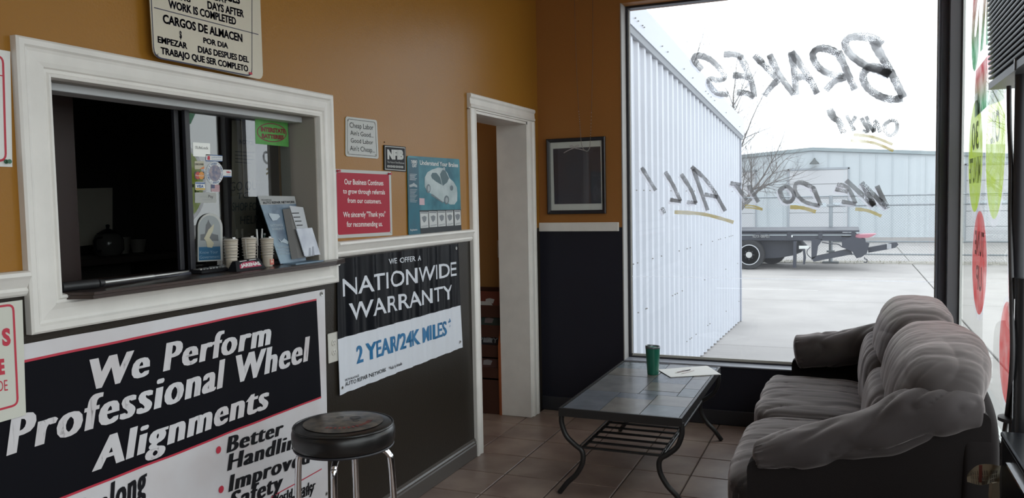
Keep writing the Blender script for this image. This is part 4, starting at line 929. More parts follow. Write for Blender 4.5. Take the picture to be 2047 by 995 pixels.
st_poly(T, 'blue_stripe', [cz(66, 604), cz(182, 608), cz(181, 590), cz(66, 586)], blue); st_poly(T, 'gold_stripe', [cz(68, 680), cz(184, 681), cz(184, 660), cz(68, 656)], mat('gold_ink', (.55, .36, .05), .4)); st_text(T, [('VISA', cz(82, 650), cz(165, 653), cz(82, 617), {'bold': .05, 'shear': .2})], blue)
T = stick('pay_sticker', 'grey rectangular sticker reading Pay below the card stickers', [cz(60, 843), cz(325, 840), cz(325, 714), cz(60, 712)], mat('sticker_greyish', (.40, .41, .39), .45))
st_text(T, [('Pay', cz(228, 778), cz(285, 782), cz(228, 742))], ink); st_poly(T, 'bracket', [cz(155, 800), cz(270, 800), cz(282, 770), cz(286, 770), cz(274, 806), cz(155, 806)], stg)
st_text(T, [('samsung', cz(120, 772), cz(222, 775), cz(120, 750))], stg)
T = stick('flag_sticker', 'small striped flag sticker with blue canton below the round sticker', [cz(262, 704), cz(368, 706), cz(366, 618), cz(262, 614)], mat('flag_pale', (.55, .45, .46), .4))
for k in range(5): st_poly(T, 'stripe', [cz(262, 626+k*17), cz(367, 630+k*17), cz(367, 622+k*17), cz(262, 618+k*17)], mat('flag_red', (.34, .10, .14), .4), .003)
st_poly(T, 'canton', [cz(262, 662), cz(305, 663), cz(304, 616), cz(262, 614)], mat('flag_blue', (.07, .08, .17), .4), .0033)
T = stick('member_sticker', 'small white sticker with red letters right of the round sticker', [cz(414, 520), cz(516, 522), cz(515, 432), cz(412, 428)], stw)
st_text(T, [('NRA', cz(450, 470), cz(505, 473), cz(450, 448), {'bold': .05})], redink); st_text(T, [('MEMBER', cz(450, 494), cz(505, 497), cz(450, 484))], blue); st_poly(T, 'blue_base', [cz(414, 520), cz(516, 522), cz(516, 508), cz(414, 504)], blue)
T = Thing('round_sticker', 'round blue and white sticker reading AMERICAN and PROUD around its rim', 'sticker', (XG+.0022, *wg(*cz(305, 470))))
def ring_(cx, cy, rx, ry, rx2, ry2, n=36): a = circ_w(cx, cy, rx, ry, n); b = circ_w(cx, cy, rx2, ry2, n); return a, b
st_poly(T, 'disc', circ_w(305, 472, 108, 143, 36), stw, .0030); st_poly(T, 'disc_edge', circ_w(305, 472, 100, 134, 36), blue, .0032); st_poly(T, 'disc_band', circ_w(305, 472, 98, 131, 36), stw, .0034)
st_poly(T, 'eagle_field', circ_w(305, 472, 75, 102, 36), mat('eagle_blue', (.10, .13, .24), .4, col2=(.36, .30, .32), vscale=60), .0037)
mb = MB(); txt = 'AMERICAN & PROUD \u2022 AMERICAN & PROUD \u2022 '
for k, ch in enumerate(txt):
    if ch == ' ': continue
    V_, F_ = font_mesh(ch, .05); a = -2*PI*k/len(txt)+PI/2+2.3; V2 = []
    for v in V_:
        r1 = 80+v.y*22; aa = a-(v.x-.3)*.19; p = cz(305+r1*math.cos(aa), 472-r1*1.34*math.sin(aa)); V2.append((XG+.0040, *wg(*p)))
    mb.add(V2, F_)
T.part('lettering', mb, blue)
T = stick('battery_sticker', 'green battery sticker with red lettering near the right end of the sliding glass', [(511, 287), (577, 293.5), (575, 243), (510, 236.5)], mat('sticker_green', (.10, .36, .08), .45, var=.15, vscale=20))
oval = [(543+30*math.cos(t*PI/12), 265+19*math.sin(t*PI/12)+ (math.cos(t*PI/12)*2)) for t in range(24)]; st_poly(T, 'oval', oval, mat('oval_dark', (.22, .05, .06), .45)); oval2 = [(543+28*math.cos(t*PI/12), 265+17*math.sin(t*PI/12)+math.cos(t*PI/12)*2) for t in range(24)]; st_poly(T, 'oval_fill', oval2, MATS['sticker_green'], .0034)
st_text(T, [('INTERSTATE', (521, 262), (570, 266.5), (521, 254), {'bold': .06}), ('BATTERIES', (523, 275), (567, 278.5), (523, 267.5), {'bold': .06})], mat('dark_red_ink', (.20, .02, .03), .4), .0040)
# brown paper notice inside the glass, written by hand
T = Thing('notice_sheet', 'brown NOTICE sheet with handwriting hanging behind the sliding glass', 'notice', (-2.25, 2.45, 1.35))
XN = -2.26
def wn(px, py): p = at_x(px, py, XN); return (p.y, p.z)
mb = MB(); mb.slab([(XN-.002, *wn(*p)) for p in ((464, 478), (512, 470), (512, 245), (464, 240))], (.001, 0, 0)); T.part('sheet', mb, mat('notice_brown', (.15, .115, .085), .7))
mb = MB()
for r in (('NOTICE', (479, 287), (507, 290), (479, 279), {'bold': .04}),): mb.text(r[0], lambda u, v: (XN+.0005, u, v), wn(*r[1]), wn(*r[2]), wn(*r[3]), **r[4])
for k in range(4): a, b = wn(470, 302+k*7), wn(508-(k % 2)*6, 304.5+k*7); mb.slab([(XN, a[0], a[1]), (XN, b[0], b[1]), (XN, b[0], b[1]-.003), (XN, a[0], a[1]-.003)], (.0005, 0, 0))
T.part('print', mb, ink)
hw = [('GO OUT', (460, 382), (524, 378), (460, 364)), ('TO', (474, 398), (500, 395), (474, 386)), ('SHOP FOR', (464, 421), (520, 420), (464, 405)), ('HELP', (480, 448), (516, 446), (480, 432))]
mb = MB()
for r in hw: mb.text(r[0], lambda u, v: (XN+.0008, u, v), wn(*r[1]), wn(*r[2]), wn(*r[3]), shear=.1)
T.part('handwriting', mb, ink)
# dome-topped plaque against the glass
def cp(x, y): return (350+x/2.764, 200+y/2.764)
T = Thing('arched_plaque', 'arched silver and blue plaque with a dome and a quill leaning on the glass', 'plaque', (XG+.01, 2.3, SZ))
def arch(x0, x1, yb0, yb1, ysh, yt, n=12):
    cx = (x0+x1)/2; r = (x1-x0)/2; return [cp(x0, yb0), cp(x1, yb1)]+[cp(cx+r*math.cos(PI*k/n), ysh-(ysh-yt)*math.sin(PI*k/n)) for k in range(n+1)]
mb = MB(); mb.slab([(XG+.004, *wg(*p, .004)) for p in arch(123, 258, 893, 886, 705, 625)], (.004, 0, 0)); T.part('plate', mb, silver)
def ap(T, name, pts, m, e): mb = MB(); mb.poly([(XG+e, *wg(*p, e)) for p in pts]); T.part(name, mb, m)
ap(T, 'field', arch(131, 251, 812, 808, 707, 637), mat('plaque_sky', (.30, .33, .34), .4), .0085)
ap(T, 'blue_panel', [cp(132, 886), cp(252, 880), cp(250, 808), cp(131, 812)], mat('plaque_blue', (.02, .12, .24), .4), .0085)
dk = mat('plaque_grey', (.12, .13, .14), .4)
ap(T, 'dome', [cp(168, 716), cp(170, 690), cp(178, 676), cp(184, 658), cp(190, 676), cp(200, 690), cp(203, 716)], dk, .009); ap(T, 'colonnade', [cp(140, 775), cp(240, 778), cp(238, 745), cp(205, 738), cp(203, 716), cp(168, 716), cp(165, 738), cp(140, 742)], dk, .0088)
ap(T, 'quill', [cp(178, 812), cp(205, 815), cp(215, 790), cp(190, 760), cp(210, 720), cp(216, 683), cp(185, 715), cp(160, 765), cp(172, 780)], mat('quill_cream', (.50, .47, .34), .4), .0094)
mb = MB()
for r in (('State', (376-8+24, 0), 0, 0),): pass
for tx, a, b, c in (('Know Your', (399.5, 507.5), (436, 506), (399.5, 501.5)), ('Government', (399.5, 517), (439, 515), (399.5, 511))): mb.text(tx, lambda u, v: (XG+.009, u, v), wg(*a, .009), wg(*b, .009), wg(*c, .009))
T.part('lettering', mb, mat('plaque_lettering', (.25, .38, .5), .4))
# ribbed plastic tumblers
tumb = mat('tumbler_beige', (.50, .44, .36), .35, spec=.6); rim = mat('tumbler_clear', (.45, .42, .38), .15)
def tumbler(px, pyb, pyt, wpx, label, tagp=False, handle=False, depth=-2.09):
    b = at_x(px, pyb, depth); b.z = SZ; zt_ = at_x(px, pyt, depth).z; wdt = wpx*b.y/1611*1.0
    T = Thing('tumbler_stack', label, 'cup', b, 'plastic cup stacks on the counter shelf'); h = zt_-SZ; r0 = wdt*.36; r1 = wdt*.5
    prof = [(r0, 0.0)]; nr = 7
    for k in range(nr+1):
        z = h*(.42 if k == 0 else .42)+h*.50*k/nr if False else h*(.36+.56*k/nr); r = r0+(r1-r0)*(z/h); prof += [(r*.985, z-.001), (r*1.0, z), (r*1.0, z+.0012), (r*.955, z+.003)]
    prof += [(r1, h*.97), (r1*1.04, h*.985), (r1*1.02, h)]
    T.part('cup', MB().lathe(prof, b.x, b.y, 32, SZ), tumb)
    T.part('lid', MB().lathe([(r1*.96, 0), (r1*.9, .004), (.002, .006)], b.x, b.y, 24, SZ+h), rim)
    for k in range(2): T.part('clip', MB().box(b.x+r1*.5, b.x+r1*.5+.004, b.y-.006+k*.008, b.y-.001+k*.008, SZ+h+.002, SZ+h+.010, bev=.001), chrome)
    mb = MB()
    for k in range(5):
        z = SZ+h*(.44+.10*k); r = (r0+(r1-r0)*.6)*1.12
        mb.tube([(b.x+r*math.cos(a*PI/12), b.y+r*math.sin(a*PI/12), z) for a in range(25)], .0011, 4)
    T.part('ridge', mb, rim)
    if handle:
        P = [Vector((b.x+.01, b.y-r1*1.1, SZ+h*.98)), Vector((b.x+.012, b.y-r1*1.15, SZ+h*.6)), Vector((b.x+.012, b.y-r0*1.3, SZ+h*.2))]
        P2 = [Vector((p.x, 2*b.y-p.y, p.z)) for p in P]; T.part('wire_bail', MB().tube(catmull(P, 6), .0015, 5).tube(catmull(P2, 6), .0015, 5), rim)
    if tagp: T.part('red_tag', MB().box(b.x+r0*.98, b.x+r0*1.06, b.y-.009, b.y+.013, SZ+.006, SZ+.028), mat('tag_red', (.62, .16, .12), .5)); T.part('tag_print', MB().box(b.x+r0*1.065, b.x+r0*1.075, b.y-.005, b.y+.008, SZ+.014, SZ+.020), mat('tag_print', (.7, .5, .4), .5))
tumbler(463.5, 541, 479, 36, 'left stack of ribbed beige plastic cups behind the red and black box')
tumbler(500, 539, 476, 36, 'middle stack of ribbed beige plastic cups with a wire bail', handle=True, depth=-2.095)
tumbler(535.5, 533, 477, 33, 'right stack of ribbed beige plastic cups with a red tag near its base', tagp=True)
# pen holder with pens
b = at_x(520, 530, -2.14); b.z = SZ
T = Thing('pen_holder', 'dark pen holder between the middle and right cup stacks', 'holder', b); T.part('body', MB().lathe([(.022, 0), (.024, .08), (.021, .08), (.020, .01)], b.x, b.y, 20, SZ), ink); T.part('yellow_label', MB().box(b.x+.0195, b.x+.0255, b.y-.014, b.y+.014, SZ+.03, SZ+.065), mat('label_yellow', (.45, .35, .04), .5))
for k, (px, py, l) in enumerate(((513, 458, 'white pen standing in the dark pen holder, leaning left'), (524, 457, 'white curved-cap pen standing in the dark pen holder, leaning right'))):
    t = at_x(px, py, -2.14); T = Thing('pen', l, 'pen', (b.x, b.y, SZ+.02)); q = b+Vector((0, (k-.5)*.012, .02)); d = (t-q)
    T.part('barrel', MB().tube([q, q+d*.9, t], [.0035, .0035, .003], 8), stw); T.part('clip', MB().tube([t, t+Vector((.004, -.004, -.004)), t+Vector((.004, -.005, -.02))], .0014, 5), stw)
t = at_x(529, 470, -2.15); T = Thing('marker', 'dark green marker standing at the right of the pen holder', 'marker', (b.x, b.y+.012, SZ+.02)); T.part('barrel', MB().tube([b+Vector((-.008, .010, .02)), t], .0045, 8), mat('dark_green', (.02, .06, .05), .4)); T.part('cap', MB().tube([t, t+Vector((0, .001, .008))], .005, 8), stg)
# red and black candy box, tilted
a_ = at_z(453, 541, SZ); 
T = Thing('candy_box', 'small black and red box with white lettering in front of the cup stacks', 'box', (-2.03, 2.37, SZ))
y0_, y1_ = 2.285, 2.445; xb = -2.035
mb = MB(); mb.slab([(xb, y0_, SZ), (xb, y0_, SZ+.002), (xb-.016, y0_+.012, SZ+.034), (xb-.020, y0_+.012, SZ+.036), (xb-.04, y0_, SZ)], (0, 0, 0.0)); 
V = [(xb, y0_, SZ), (xb, y1_, SZ), (xb-.045, y1_, SZ), (xb-.045, y0_, SZ), (xb-.016, y0_+.014, SZ+.036), (xb-.016, y1_-.022, SZ+.040), (xb-.03, y1_-.022, SZ+.040), (xb-.03, y0_+.014, SZ+.036)]
mb = MB(); mb.add(V, [(0, 1, 2, 3), (4, 5, 6, 7), (0, 1, 5, 4), (1, 2, 6, 5), (2, 3, 7, 6), (3, 0, 4, 7)]); T.part('carton', mb, ink)
def fp(s, t, e): return (xb-.016*t+e, y0_+.014*t+(y1_-y0_-.036*t)*s if True else 0, SZ+.036*t+.004*s*t)
mb = MB(); mb.poly([fp(.12, .25, .0008), fp(.9, .25, .0008), fp(.86, .62, .0008), fp(.7, .8, .0008), fp(.3, .8, .0008), fp(.14, .62, .0008)]); T.part('red_panel', mb, mat('box_red', (.42, .02, .08), .4))
mb = MB(); mb.text('JARENAS', lambda u, v: fp(u, v, .0014), (.16, .38), (.9, .38), (.16, .66), bold=.05); T.part('lettering', mb, stw)
T.part('top_print', MB().poly([fp(.15, .9, .0014), fp(.45, .9, .0014), fp(.45, .96, .0014), fp(.15, .96, .0014)]).poly([fp(.55, .9, .0014), fp(.85, .9, .0014), fp(.85, .96, .0014), fp(.55, .96, .0014)]), stw)
# brochure board with booklet pocket and leaflet
T = Thing('brochure_board', 'navy easel board reading AUTO REPAIR NETWORK leaning at the right end of the shelf', 'display', (-2.10, 2.68, SZ))
def bd(px, py, e=0):
    # tilted board plane: bottom edge forward, top edge back
    p = at_x(px, py, -2.085); t = (p.z-SZ)/.36; return Vector(at_x(px, py, -2.085-.05*t+e))
pb_ = [(560.5, 528), (627, 517.5), (592, 410), (584.5, 391.5), (515, 391)]
pb_ = [(561, 527), (600, 521), (586, 391.5), (515, 391)]
mb = MB(); P = [bd(*p) for p in ((561, 527.5), (612, 520), (589, 392), (515, 391))]; mb.slab(P, (-.003, 0, 0)); T.part('board', mb, mat('board_navy', (.035, .07, .13), .3, col2=(.22, .32, .40), vscale=9))
mb = MB(); mb.slab([bd(*p, .0012) for p in ((521, 409.5), (592, 407), (589, 392), (515, 391))], (-.0008, 0, 0)); T.part('header', mb, stg)
def btx(rows, m, T, name='lettering'):
    mb = MB()
    for r in rows:
        A_, B2, C2 = bd(*r[1], .0022), bd(*r[2], .0022), bd(*r[3], .0022)
        def mp_(u, v, A_=A_, B2=B2, C2=C2): return A_+(B2-A_)*u+(C2-A_)*v
        mb.text(r[0], mp_, (0, 0), (1, 0), (0, 1), **(r[4] if len(r) > 4 else {}))
    T.part(name, mb, m)
btx([('PROVANTAGE', (523, 401.5), (543, 401.5), (522.5, 398)), ('AUTO REPAIR NETWORK', (526, 407.5), (590, 405.5), (525, 403), {'bold': .02})], ink, T)
btx([('NATIONWIDE', (541, 453), (566, 452), (540, 448)), ('WARRANTY', (544, 460), (568, 459), (543, 455.5)), ('NATIONWIDE', (556, 497), (581, 496), (555, 492)), ('ROADSIDE', (557, 503), (583, 502), (556, 499)), ('ASSISTANCE', (558, 509), (584, 508), (557, 505))], mat('pale_print', (.42, .50, .56), .4), T, 'pale_lettering')
mb = MB(); 
mb.poly([bd(*p, .002) for p in ((538, 430), (538, 426), (548, 427), (557, 428), (560, 433), (553, 440), (545, 441))]); mb.poly([bd(*p, .002) for p in ((555, 486), (565, 484), (576, 488), (577, 483), (568, 476), (563, 482), (556, 476), (562, 484))])
T.part('pictogram', mb, MATS['pale_print'])
T.part('foot', MB().box(-2.085, -2.02, bd(565, 527).y, bd(612, 520).y+.03, SZ, SZ+.004), mat('board_blue', (.20, .30, .40), .3))
T.part('easel_leg', MB().slab([bd(575, 430, -.004), bd(580, 430, -.004), (-2.17, bd(580, 430).y+.01, SZ), (-2.17, bd(575, 430).y, SZ)], (0, .003, 0)), ink)
bx = lambda px, py, e: bd(px, py, e)
T = Thing('booklet_stack', 'grey stack of booklets in the pocket of the brochure board', 'booklets', (-2.06, 2.72, SZ+.02))
mb = MB(); P = [bd(*p, .022) for p in ((596, 516), (622, 512), (604, 414), (578.5, 417))]; P2 = [bd(*p, .004) for p in ((583, 518), (622, 512), (604, 414), (565, 418))]
mb.add(P+P2, [(0, 1, 2, 3), (4, 5, 6, 7), (0, 1, 5, 4), (1, 2, 6, 5), (2, 3, 7, 6), (3, 0, 4, 7)]); T.part('pages', mb, mat('booklet_grey', (.15, .145, .14), .6))
mb = MB(); mb.slab([bd(*p, .0245) for p in ((611, 514), (628, 511), (606, 414), (578.5, 411))], (-.001, 0, 0)); T.part('cover', mb, mat('cover_pale', (.45, .47, .50), .4))
mb = MB()
for k in range(4): mb.slab([bd(584+k*3, 427+k*8, .0252), bd(598+k*2.4, 426.5+k*8, .0252), bd(597.7+k*2.4, 424.8+k*8, .0252), bd(583.6+k*3, 425.2+k*8, .0252)], (-.0003, 0, 0))
T.part('print', mb, ink)
T = Thing('leaflet', 'white leaflet standing in front of the grey booklets', 'leaflet', (-2.04, 2.76, SZ+.02))
mb = MB(); mb.slab([bd(*p, .034) for p in ((609.5, 512), (640.5, 508.5), (624, 455), (592.5, 457))], (-.004, 0, 0)); T.part('sheet', mb, mat('leaflet_white', (.60, .63, .70), .35, col2=(.44, .47, .56), vscale=16))
mb = MB(); mb.slab([bd(*p, .0345) for p in ((617, 511), (618, 495), (621, 495), (622, 510.5))], (-.0003, 0, 0)); mb.slab([bd(*p, .0345) for p in ((624, 510.3), (624, 493), (627, 492), (629, 510))], (-.0003, 0, 0)); T.part('picture', mb, mat('leaflet_grey', (.3, .32, .38), .4))
# pointer/wand and the low dark tray
T = Thing('telescoping_wand', 'silver telescoping wand with a black grip lying on the counter shelf', 'wand', (-2.1, 1.9, SZ))
a, b, c = at_z(122, 574, SZ+.014), at_z(196, 566, SZ+.0155), at_z(382, 542, SZ+.008)
T.part('grip', MB().tube(catmull([a, a.lerp(b, .15), a.lerp(b, .5), a.lerp(b, .85), b], 4), [.010]+[.014]*15+[.010], 12), mat('grip_black', (.02, .02, .022), .45)); T.part('collar', MB().tube([b, b.lerp(c, .04)], .011, 12), MATS['grip_black'])
T.part('shaft', MB().tube([b.lerp(c, .04), b.lerp(c, .55)], .0065, 10), alu); T.part('shaft', MB().tube([b.lerp(c, .55), c], .0048, 10), alu)
T = Thing('card_tray', 'low black tray of keys with white tabs beside the cup stacks', 'tray', (-2.12, 2.25, SZ))
p0, p1 = at_z(366, 541, SZ+.01), at_z(440, 531, SZ+.01)
T.part('tray', MB().box(-2.17, -2.09, 2.175, 2.40, SZ, SZ+.013, bev=.003), ink)
mb = MB(); rnd = random.Random(3)
for k in range(13): y = 2.19+k*.0155; T.part('key_tab', MB().box(-2.14+rnd.uniform(-.01, .015), -2.112, y, y+rnd.uniform(.005, .010), SZ+.013, SZ+.013+rnd.uniform(.002, .006)), stg if k % 3 else alu)
# ------------------------------------------------------------------ office seen through the opening
T = Thing('office_door_frame', 'dark red-brown wooden post inside the office at the left of the opening', 'post', (-2.6, 1.9, 0)); 
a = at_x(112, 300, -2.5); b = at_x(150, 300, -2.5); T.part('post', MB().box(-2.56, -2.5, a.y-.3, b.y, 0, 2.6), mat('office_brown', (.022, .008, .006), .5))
T = Thing('office_paper', 'dim grey sheet on the office wall seen through the service opening', 'paper', (-4.49, 3.6, 1.2))
def wo(px, py): p = at_x(px, py, -4.30); return p
mb = MB(); mb.slab([wo(147, 377), wo(225, 375), wo(225, 462), wo(206, 487), wo(150, 493)], (-.01, 0, 0)); T.part('sheet', mb, mat('office_grey', (.60, .56, .47), .8))
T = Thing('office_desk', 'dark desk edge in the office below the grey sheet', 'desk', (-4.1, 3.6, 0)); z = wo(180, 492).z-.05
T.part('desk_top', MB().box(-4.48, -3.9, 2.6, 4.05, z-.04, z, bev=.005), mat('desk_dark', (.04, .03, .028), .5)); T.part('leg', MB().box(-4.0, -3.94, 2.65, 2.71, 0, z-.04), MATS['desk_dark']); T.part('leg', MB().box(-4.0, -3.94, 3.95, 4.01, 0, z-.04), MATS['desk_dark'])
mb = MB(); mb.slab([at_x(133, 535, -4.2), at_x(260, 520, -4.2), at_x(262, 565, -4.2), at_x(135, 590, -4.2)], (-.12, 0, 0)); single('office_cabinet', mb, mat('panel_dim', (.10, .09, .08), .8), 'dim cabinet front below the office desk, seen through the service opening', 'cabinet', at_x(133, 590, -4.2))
p = at_x(216, 470, -4.1); p.z = z
T = Thing('coffee_pot', 'dark round pot with a knobbed lid on the office desk', 'pot', p)
T.part('body', MB().lathe([(.06, 0), (.085, .03), (.085, .09), (.07, .12), (.06, .13)], p.x, p.y, 24, z), mat('pot_glass', (.09, .085, .08), .2)); T.part('lid', MB().lathe([(.062, .13), (.03, .15), (.008, .16), (.012, .18), (.004, .185)], p.x, p.y, 16, z), ink)
T.part('handle', MB().tube(catmull([(p.x+.03, p.y-.07, z+.11), (p.x+.04, p.y-.12, z+.10), (p.x+.04, p.y-.12, z+.04), (p.x+.03, p.y-.08, z+.03)], 5), .007, 6), ink)
for k, (px, r, h, l) in enumerate(((245, .045, .10, 'small dim cup on the office desk beside the round pot'), (275, .05, .08, 'small dim bowl on the office desk, farther right of the pot'))):
    q = at_x(px, 470, -4.15); T = Thing('office_cup', l, 'cup', (q.x, q.y, z)); T.part('body', MB().lathe([(r*.7, 0), (r, h), (r*.9, h), (r*.6, .01)], q.x, q.y, 18, z), mat('cup_dim', (.16, .15, .13), .4))
# ================================================================== MAGAZINE RACK IN THE HALL
rw = mat('rack_wood', (.30, .085, .030), .45, var=.15, vscale=18, stretch=(1, 1, .1)); rdk = mat('rack_dark', (.060, .022, .014), .5)
T = Thing('magazine_rack', 'reddish wooden magazine rack with sloping shelves in the hall behind the doorway', 'rack', (-2.58, 5.35, 0))
def side_pts(x): return [(x, 5.20, 0), (x, 5.20, .50), (x, 5.31, .885), (x, 5.50, .885), (x, 5.50, 0)]
T.part('side_panel', MB().slab(side_pts(-2.302), (.018, 0, 0)), rw); T.part('side_panel', MB().slab(side_pts(-2.93), (-.018, 0, 0)), rw)
T.part('back_panel', MB().box(-2.93, -2.302, 5.488, 5.50, 0, .885), rdk); T.part('kick_panel', MB().box(-2.93, -2.302, 5.215, 5.225, 0, .26), rdk)
mz = [(.26, 5.215), (.42, 5.235), (.56, 5.255), (.70, 5.285)]
cols = [((.10, .05, .045), (.30, .28, .28)), ((.02, .02, .025), (.25, .25, .26)), ((.035, .055, .05), (.20, .16, .16)), ((.14, .04, .03), (.42, .42, .42))]
names_ = ['dim red-brown magazine in the lowest pocket of the hall rack', 'black magazine with pale letters in the second pocket of the hall rack', 'dark magazine with a pale figure in the third pocket of the hall rack', 'magazine with white card in front in the top pocket of the hall rack']
for k, (z, y) in enumerate(mz):
    T.part('shelf_lip', MB().box(-2.93, -2.302, y, y+.008, z-.005, z+.075), rdk); T.part('shelf_board', MB().box(-2.93, -2.302, y, 5.488, z-.012, z-.005), rdk)
    for q, xc in enumerate((-2.43,)):
        M = Thing('magazine', names_[k] if q == 0 else names_[k].replace('magazine', 'magazine half hidden by the casing', 1), 'magazine', (xc, y+.03, z))
        mb = MB(); mb.slab([(xc-.10, y+.018, z), (xc+.105, y+.018, z), (xc+.105, y+.06, z+(.128 if k < 3 else .17)), (xc-.10, y+.06, z+(.128 if k < 3 else .17))], (0, .008, 0)); M.part('pages', mb, mat('mag%d' % k, cols[k][0], .35))
        yy = lambda t: y+.017+.042*t*(.17/.128 if k < 3 else 1)
        mb = MB(); mb.slab([(xc-.02, yy(.50)-.001, z+.085), (xc+.04, yy(.5)-.001, z+.085), (xc+.05, yy(.68)-.001, z+.115), (xc+.01, yy(.72)-.001, z+.122), (xc-.02, yy(.68)-.001, z+.115)], (0, .0005, 0)); M.part('cover_picture', mb, mat('magp%d' % k, cols[k][1], .4))
        if k == 1:
            mb = MB(); mb.text('PLAY', lambda u, v: (u, yy((v-z)/.17)-.0015, v), (xc-.06, z+.085), (xc+.09, z+.085), (xc-.06, z+.120)); M.part('lettering', mb, stg)
        if k == 3:
            mb = MB(); mb.slab([(xc-.10, y+.008, z+.02), (xc+.09, y+.008, z+.02), (xc+.02, y+.03, z+.10), (xc-.10, y+.032, z+.10)], (0, .001, 0)); M.part('card', mb, mat('card_white', (.42, .42, .40), .6))
# unseen fill lamp added to brighten the dark hall
T = Thing('hall_fill_lamp', 'added ceiling lamp, out of view, brightening the hall behind the doorway', 'lamp', (-2.75, 4.85, ZC))
T.part('shade', MB().lathe([(.12, 0), (.14, -.03), (.10, -.07), (.001, -.085)], -2.75, 4.85, 24, ZC), mat('fill_opal', (.9, .85, .75), .5, emit=4.0))
l = bpy.data.lights.new('hall_fill_light', 'POINT'); l.energy = 3.5; l.color = (1, .86, .68); l.shadow_soft_size = .12
o = bpy.data.objects.new('hall_fill_light', l); C.objects.link(o); o.location = (-2.75, 4.85, ZC-.2)
# ================================================================== BAR STOOL
sx, sy, sz, sr = -1.625, 2.325, .765, .178
T = Thing('bar_stool', 'round black vinyl bar stool with chrome legs in front of the banners', 'stool', (sx, sy, 0))
vin = mat('vinyl_seat', (.010, .009, .009), .30, spec=.5, bump=.12, bscale=90, bdist=.001)
T.part('seat', MB().lathe([(.10, -.075), (sr-.014, -.074), (sr-.004, -.066), (sr-.001, -.055), (sr, -.040), (sr, -.022), (sr-.004, -.010), (sr-.012, -.002), (sr-.022, .002), (sr*.5, .009), (.001, .011)], sx, sy, 64, sz), vin)
T.part('piping', MB().tube([(sx+(sr-.007)*math.cos(a*PI/32), sy+(sr-.007)*math.sin(a*PI/32), sz-.003) for a in range(65)], .0035, 6, cap=False), vin)
T.part('seat_band', MB().tube([(sx+(sr-.008)*math.cos(a*PI/32), sy+(sr-.008)*math.sin(a*PI/32), sz-.074) for a in range(65)], .004, 6, cap=False), black_m)
# printed emblem on the seat: darker shapes on a base lightened for brownish glare, with a faded red arc of marks
def st(x, y, e=.0008):
    r = math.hypot(x, y); return (sx+x, sy+y, sz+.011-.009*(r/sr)**2*1.0+e)
mb = MB(); n = 48
a_ = [st(.138*math.cos(2*PI*k/n), .138*math.sin(2*PI*k/n)) for k in range(n)]; b_ = [st(.060*math.cos(2*PI*k/n), .060*math.sin(2*PI*k/n)) for k in range(n)]; c_ = [st(0, 0)]
mb.add(a_+b_, [(i, (i+1) % n, n+(i+1) % n, n+i) for i in range(n)]); mb.add(b_+c_, [(i, (i+1) % n, n) for i in range(n)])
T.part('emblem_field', mb, mat('emblem', (.17, .135, .10), .28, col2=(.022, .020, .020), vscale=26))
mb = MB()
for k in range(13):
    a = math.radians(-95+k*9.5); p = [st(r_*math.cos(q), r_*math.sin(q), .0016) for r_, q in ((.084, a), (.100, a+.02), (.100, a+.09), (.084, a+.10))]; mb.poly(p)
T.part('red_marks', mb, mat('emblem_red', (.26, .04, .03), .35))
mb = MB()
for (cx_, cy_2, r_) in ((.02, .045, .020), (-.035, .03, .014), (.045, .01, .012)):
    o_ = [st(cx_+r_*math.cos(t*PI/8), cy_2+r_*math.sin(t*PI/8), .0014) for t in range(16)]; i_ = [st(cx_+r_*.6*math.cos(t*PI/8), cy_2+r_*.6*math.sin(t*PI/8), .0014) for t in range(16)]
    mb.add(o_+i_, [(i, (i+1) % 16, 16+(i+1) % 16, 16+i) for i in range(16)])
T.part('emblem_rings', mb, mat('emblem_ring', (.015, .014, .014), .3))
T.part('swivel_plate', MB().lathe([(.09, 0), (.09, .015), (.07, .018)], sx, sy, 24, sz-.094), black_m)
ang0 = math.radians(22)
for k in range(4):
    a = ang0+k*PI/2; u = Vector((math.cos(a), math.sin(a), 0)); c = Vector((sx, sy, 0))
    P = [c+u*.03+Vector((0, 0, sz-.088)), c+u*.10+Vector((0, 0, sz-.088)), c+u*.135+Vector((0, 0, sz-.093)), c+u*.155+Vector((0, 0, sz-.112)), c+u*.163+Vector((0, 0, sz-.145)), c+u*.172+Vector((0, 0, .42)), c+u*.190+Vector((0, 0, .012))]
    T.part('leg', MB().tube(catmull(P, 6), .0115, 14), chrome)
    T.part('foot_cap', MB().lathe([(.014, 0), (.015, .012), (.0125, .022)], P[-1].x, P[-1].y, 14, 0.0005), black_m)
T.part('foot_ring', MB().tube([(sx+.178*math.cos(a*PI/24), sy+.178*math.sin(a*PI/24), .24) for a in range(49)], .010, 10, cap=False), chrome)
# ================================================================== SLATE-TOPPED TABLE
tx0, tx1, ty0, ty1, tz = -1.377, -.744, 3.862, 5.135, .46
T = Thing('coffee_table', 'coffee table with slate tile top and black wrought-iron legs below the window', 'table', ((tx0+tx1)/2, (ty0+ty1)/2, 0))
iron = mat('iron_black', (.018, .017, .017), .42, spec=.5)
mb = MB().box(tx0, tx1, ty0, ty0+.014, tz-.042, tz).box(tx0, tx1, ty1-.014, ty1, tz-.042, tz).box(tx0, tx0+.014, ty0+.014, ty1-.014, tz-.042, tz).box(tx1-.014, tx1, ty0+.014, ty1-.014, tz-.042, tz)
T.part('frame', mb, iron); T.part('under_board', MB().box(tx0+.014, tx1-.014, ty0+.014, ty1-.014, tz-.024, tz-.008), mat('slate_joint', (.010, .010, .011), .8))
slc = [(.115, .125, .145), (.145, .138, .13), (.10, .118, .13), (.13, .132, .138), (.09, .102, .125), (.15, .142, .132)]
c0, c1, c2, c3_ = tx0+.016, -1.176 , -.955, tx1-.016
colA = [(ty0+.016, 4.30), (4.30, 4.72), (4.72, 4.93), (4.93, ty1-.016)]
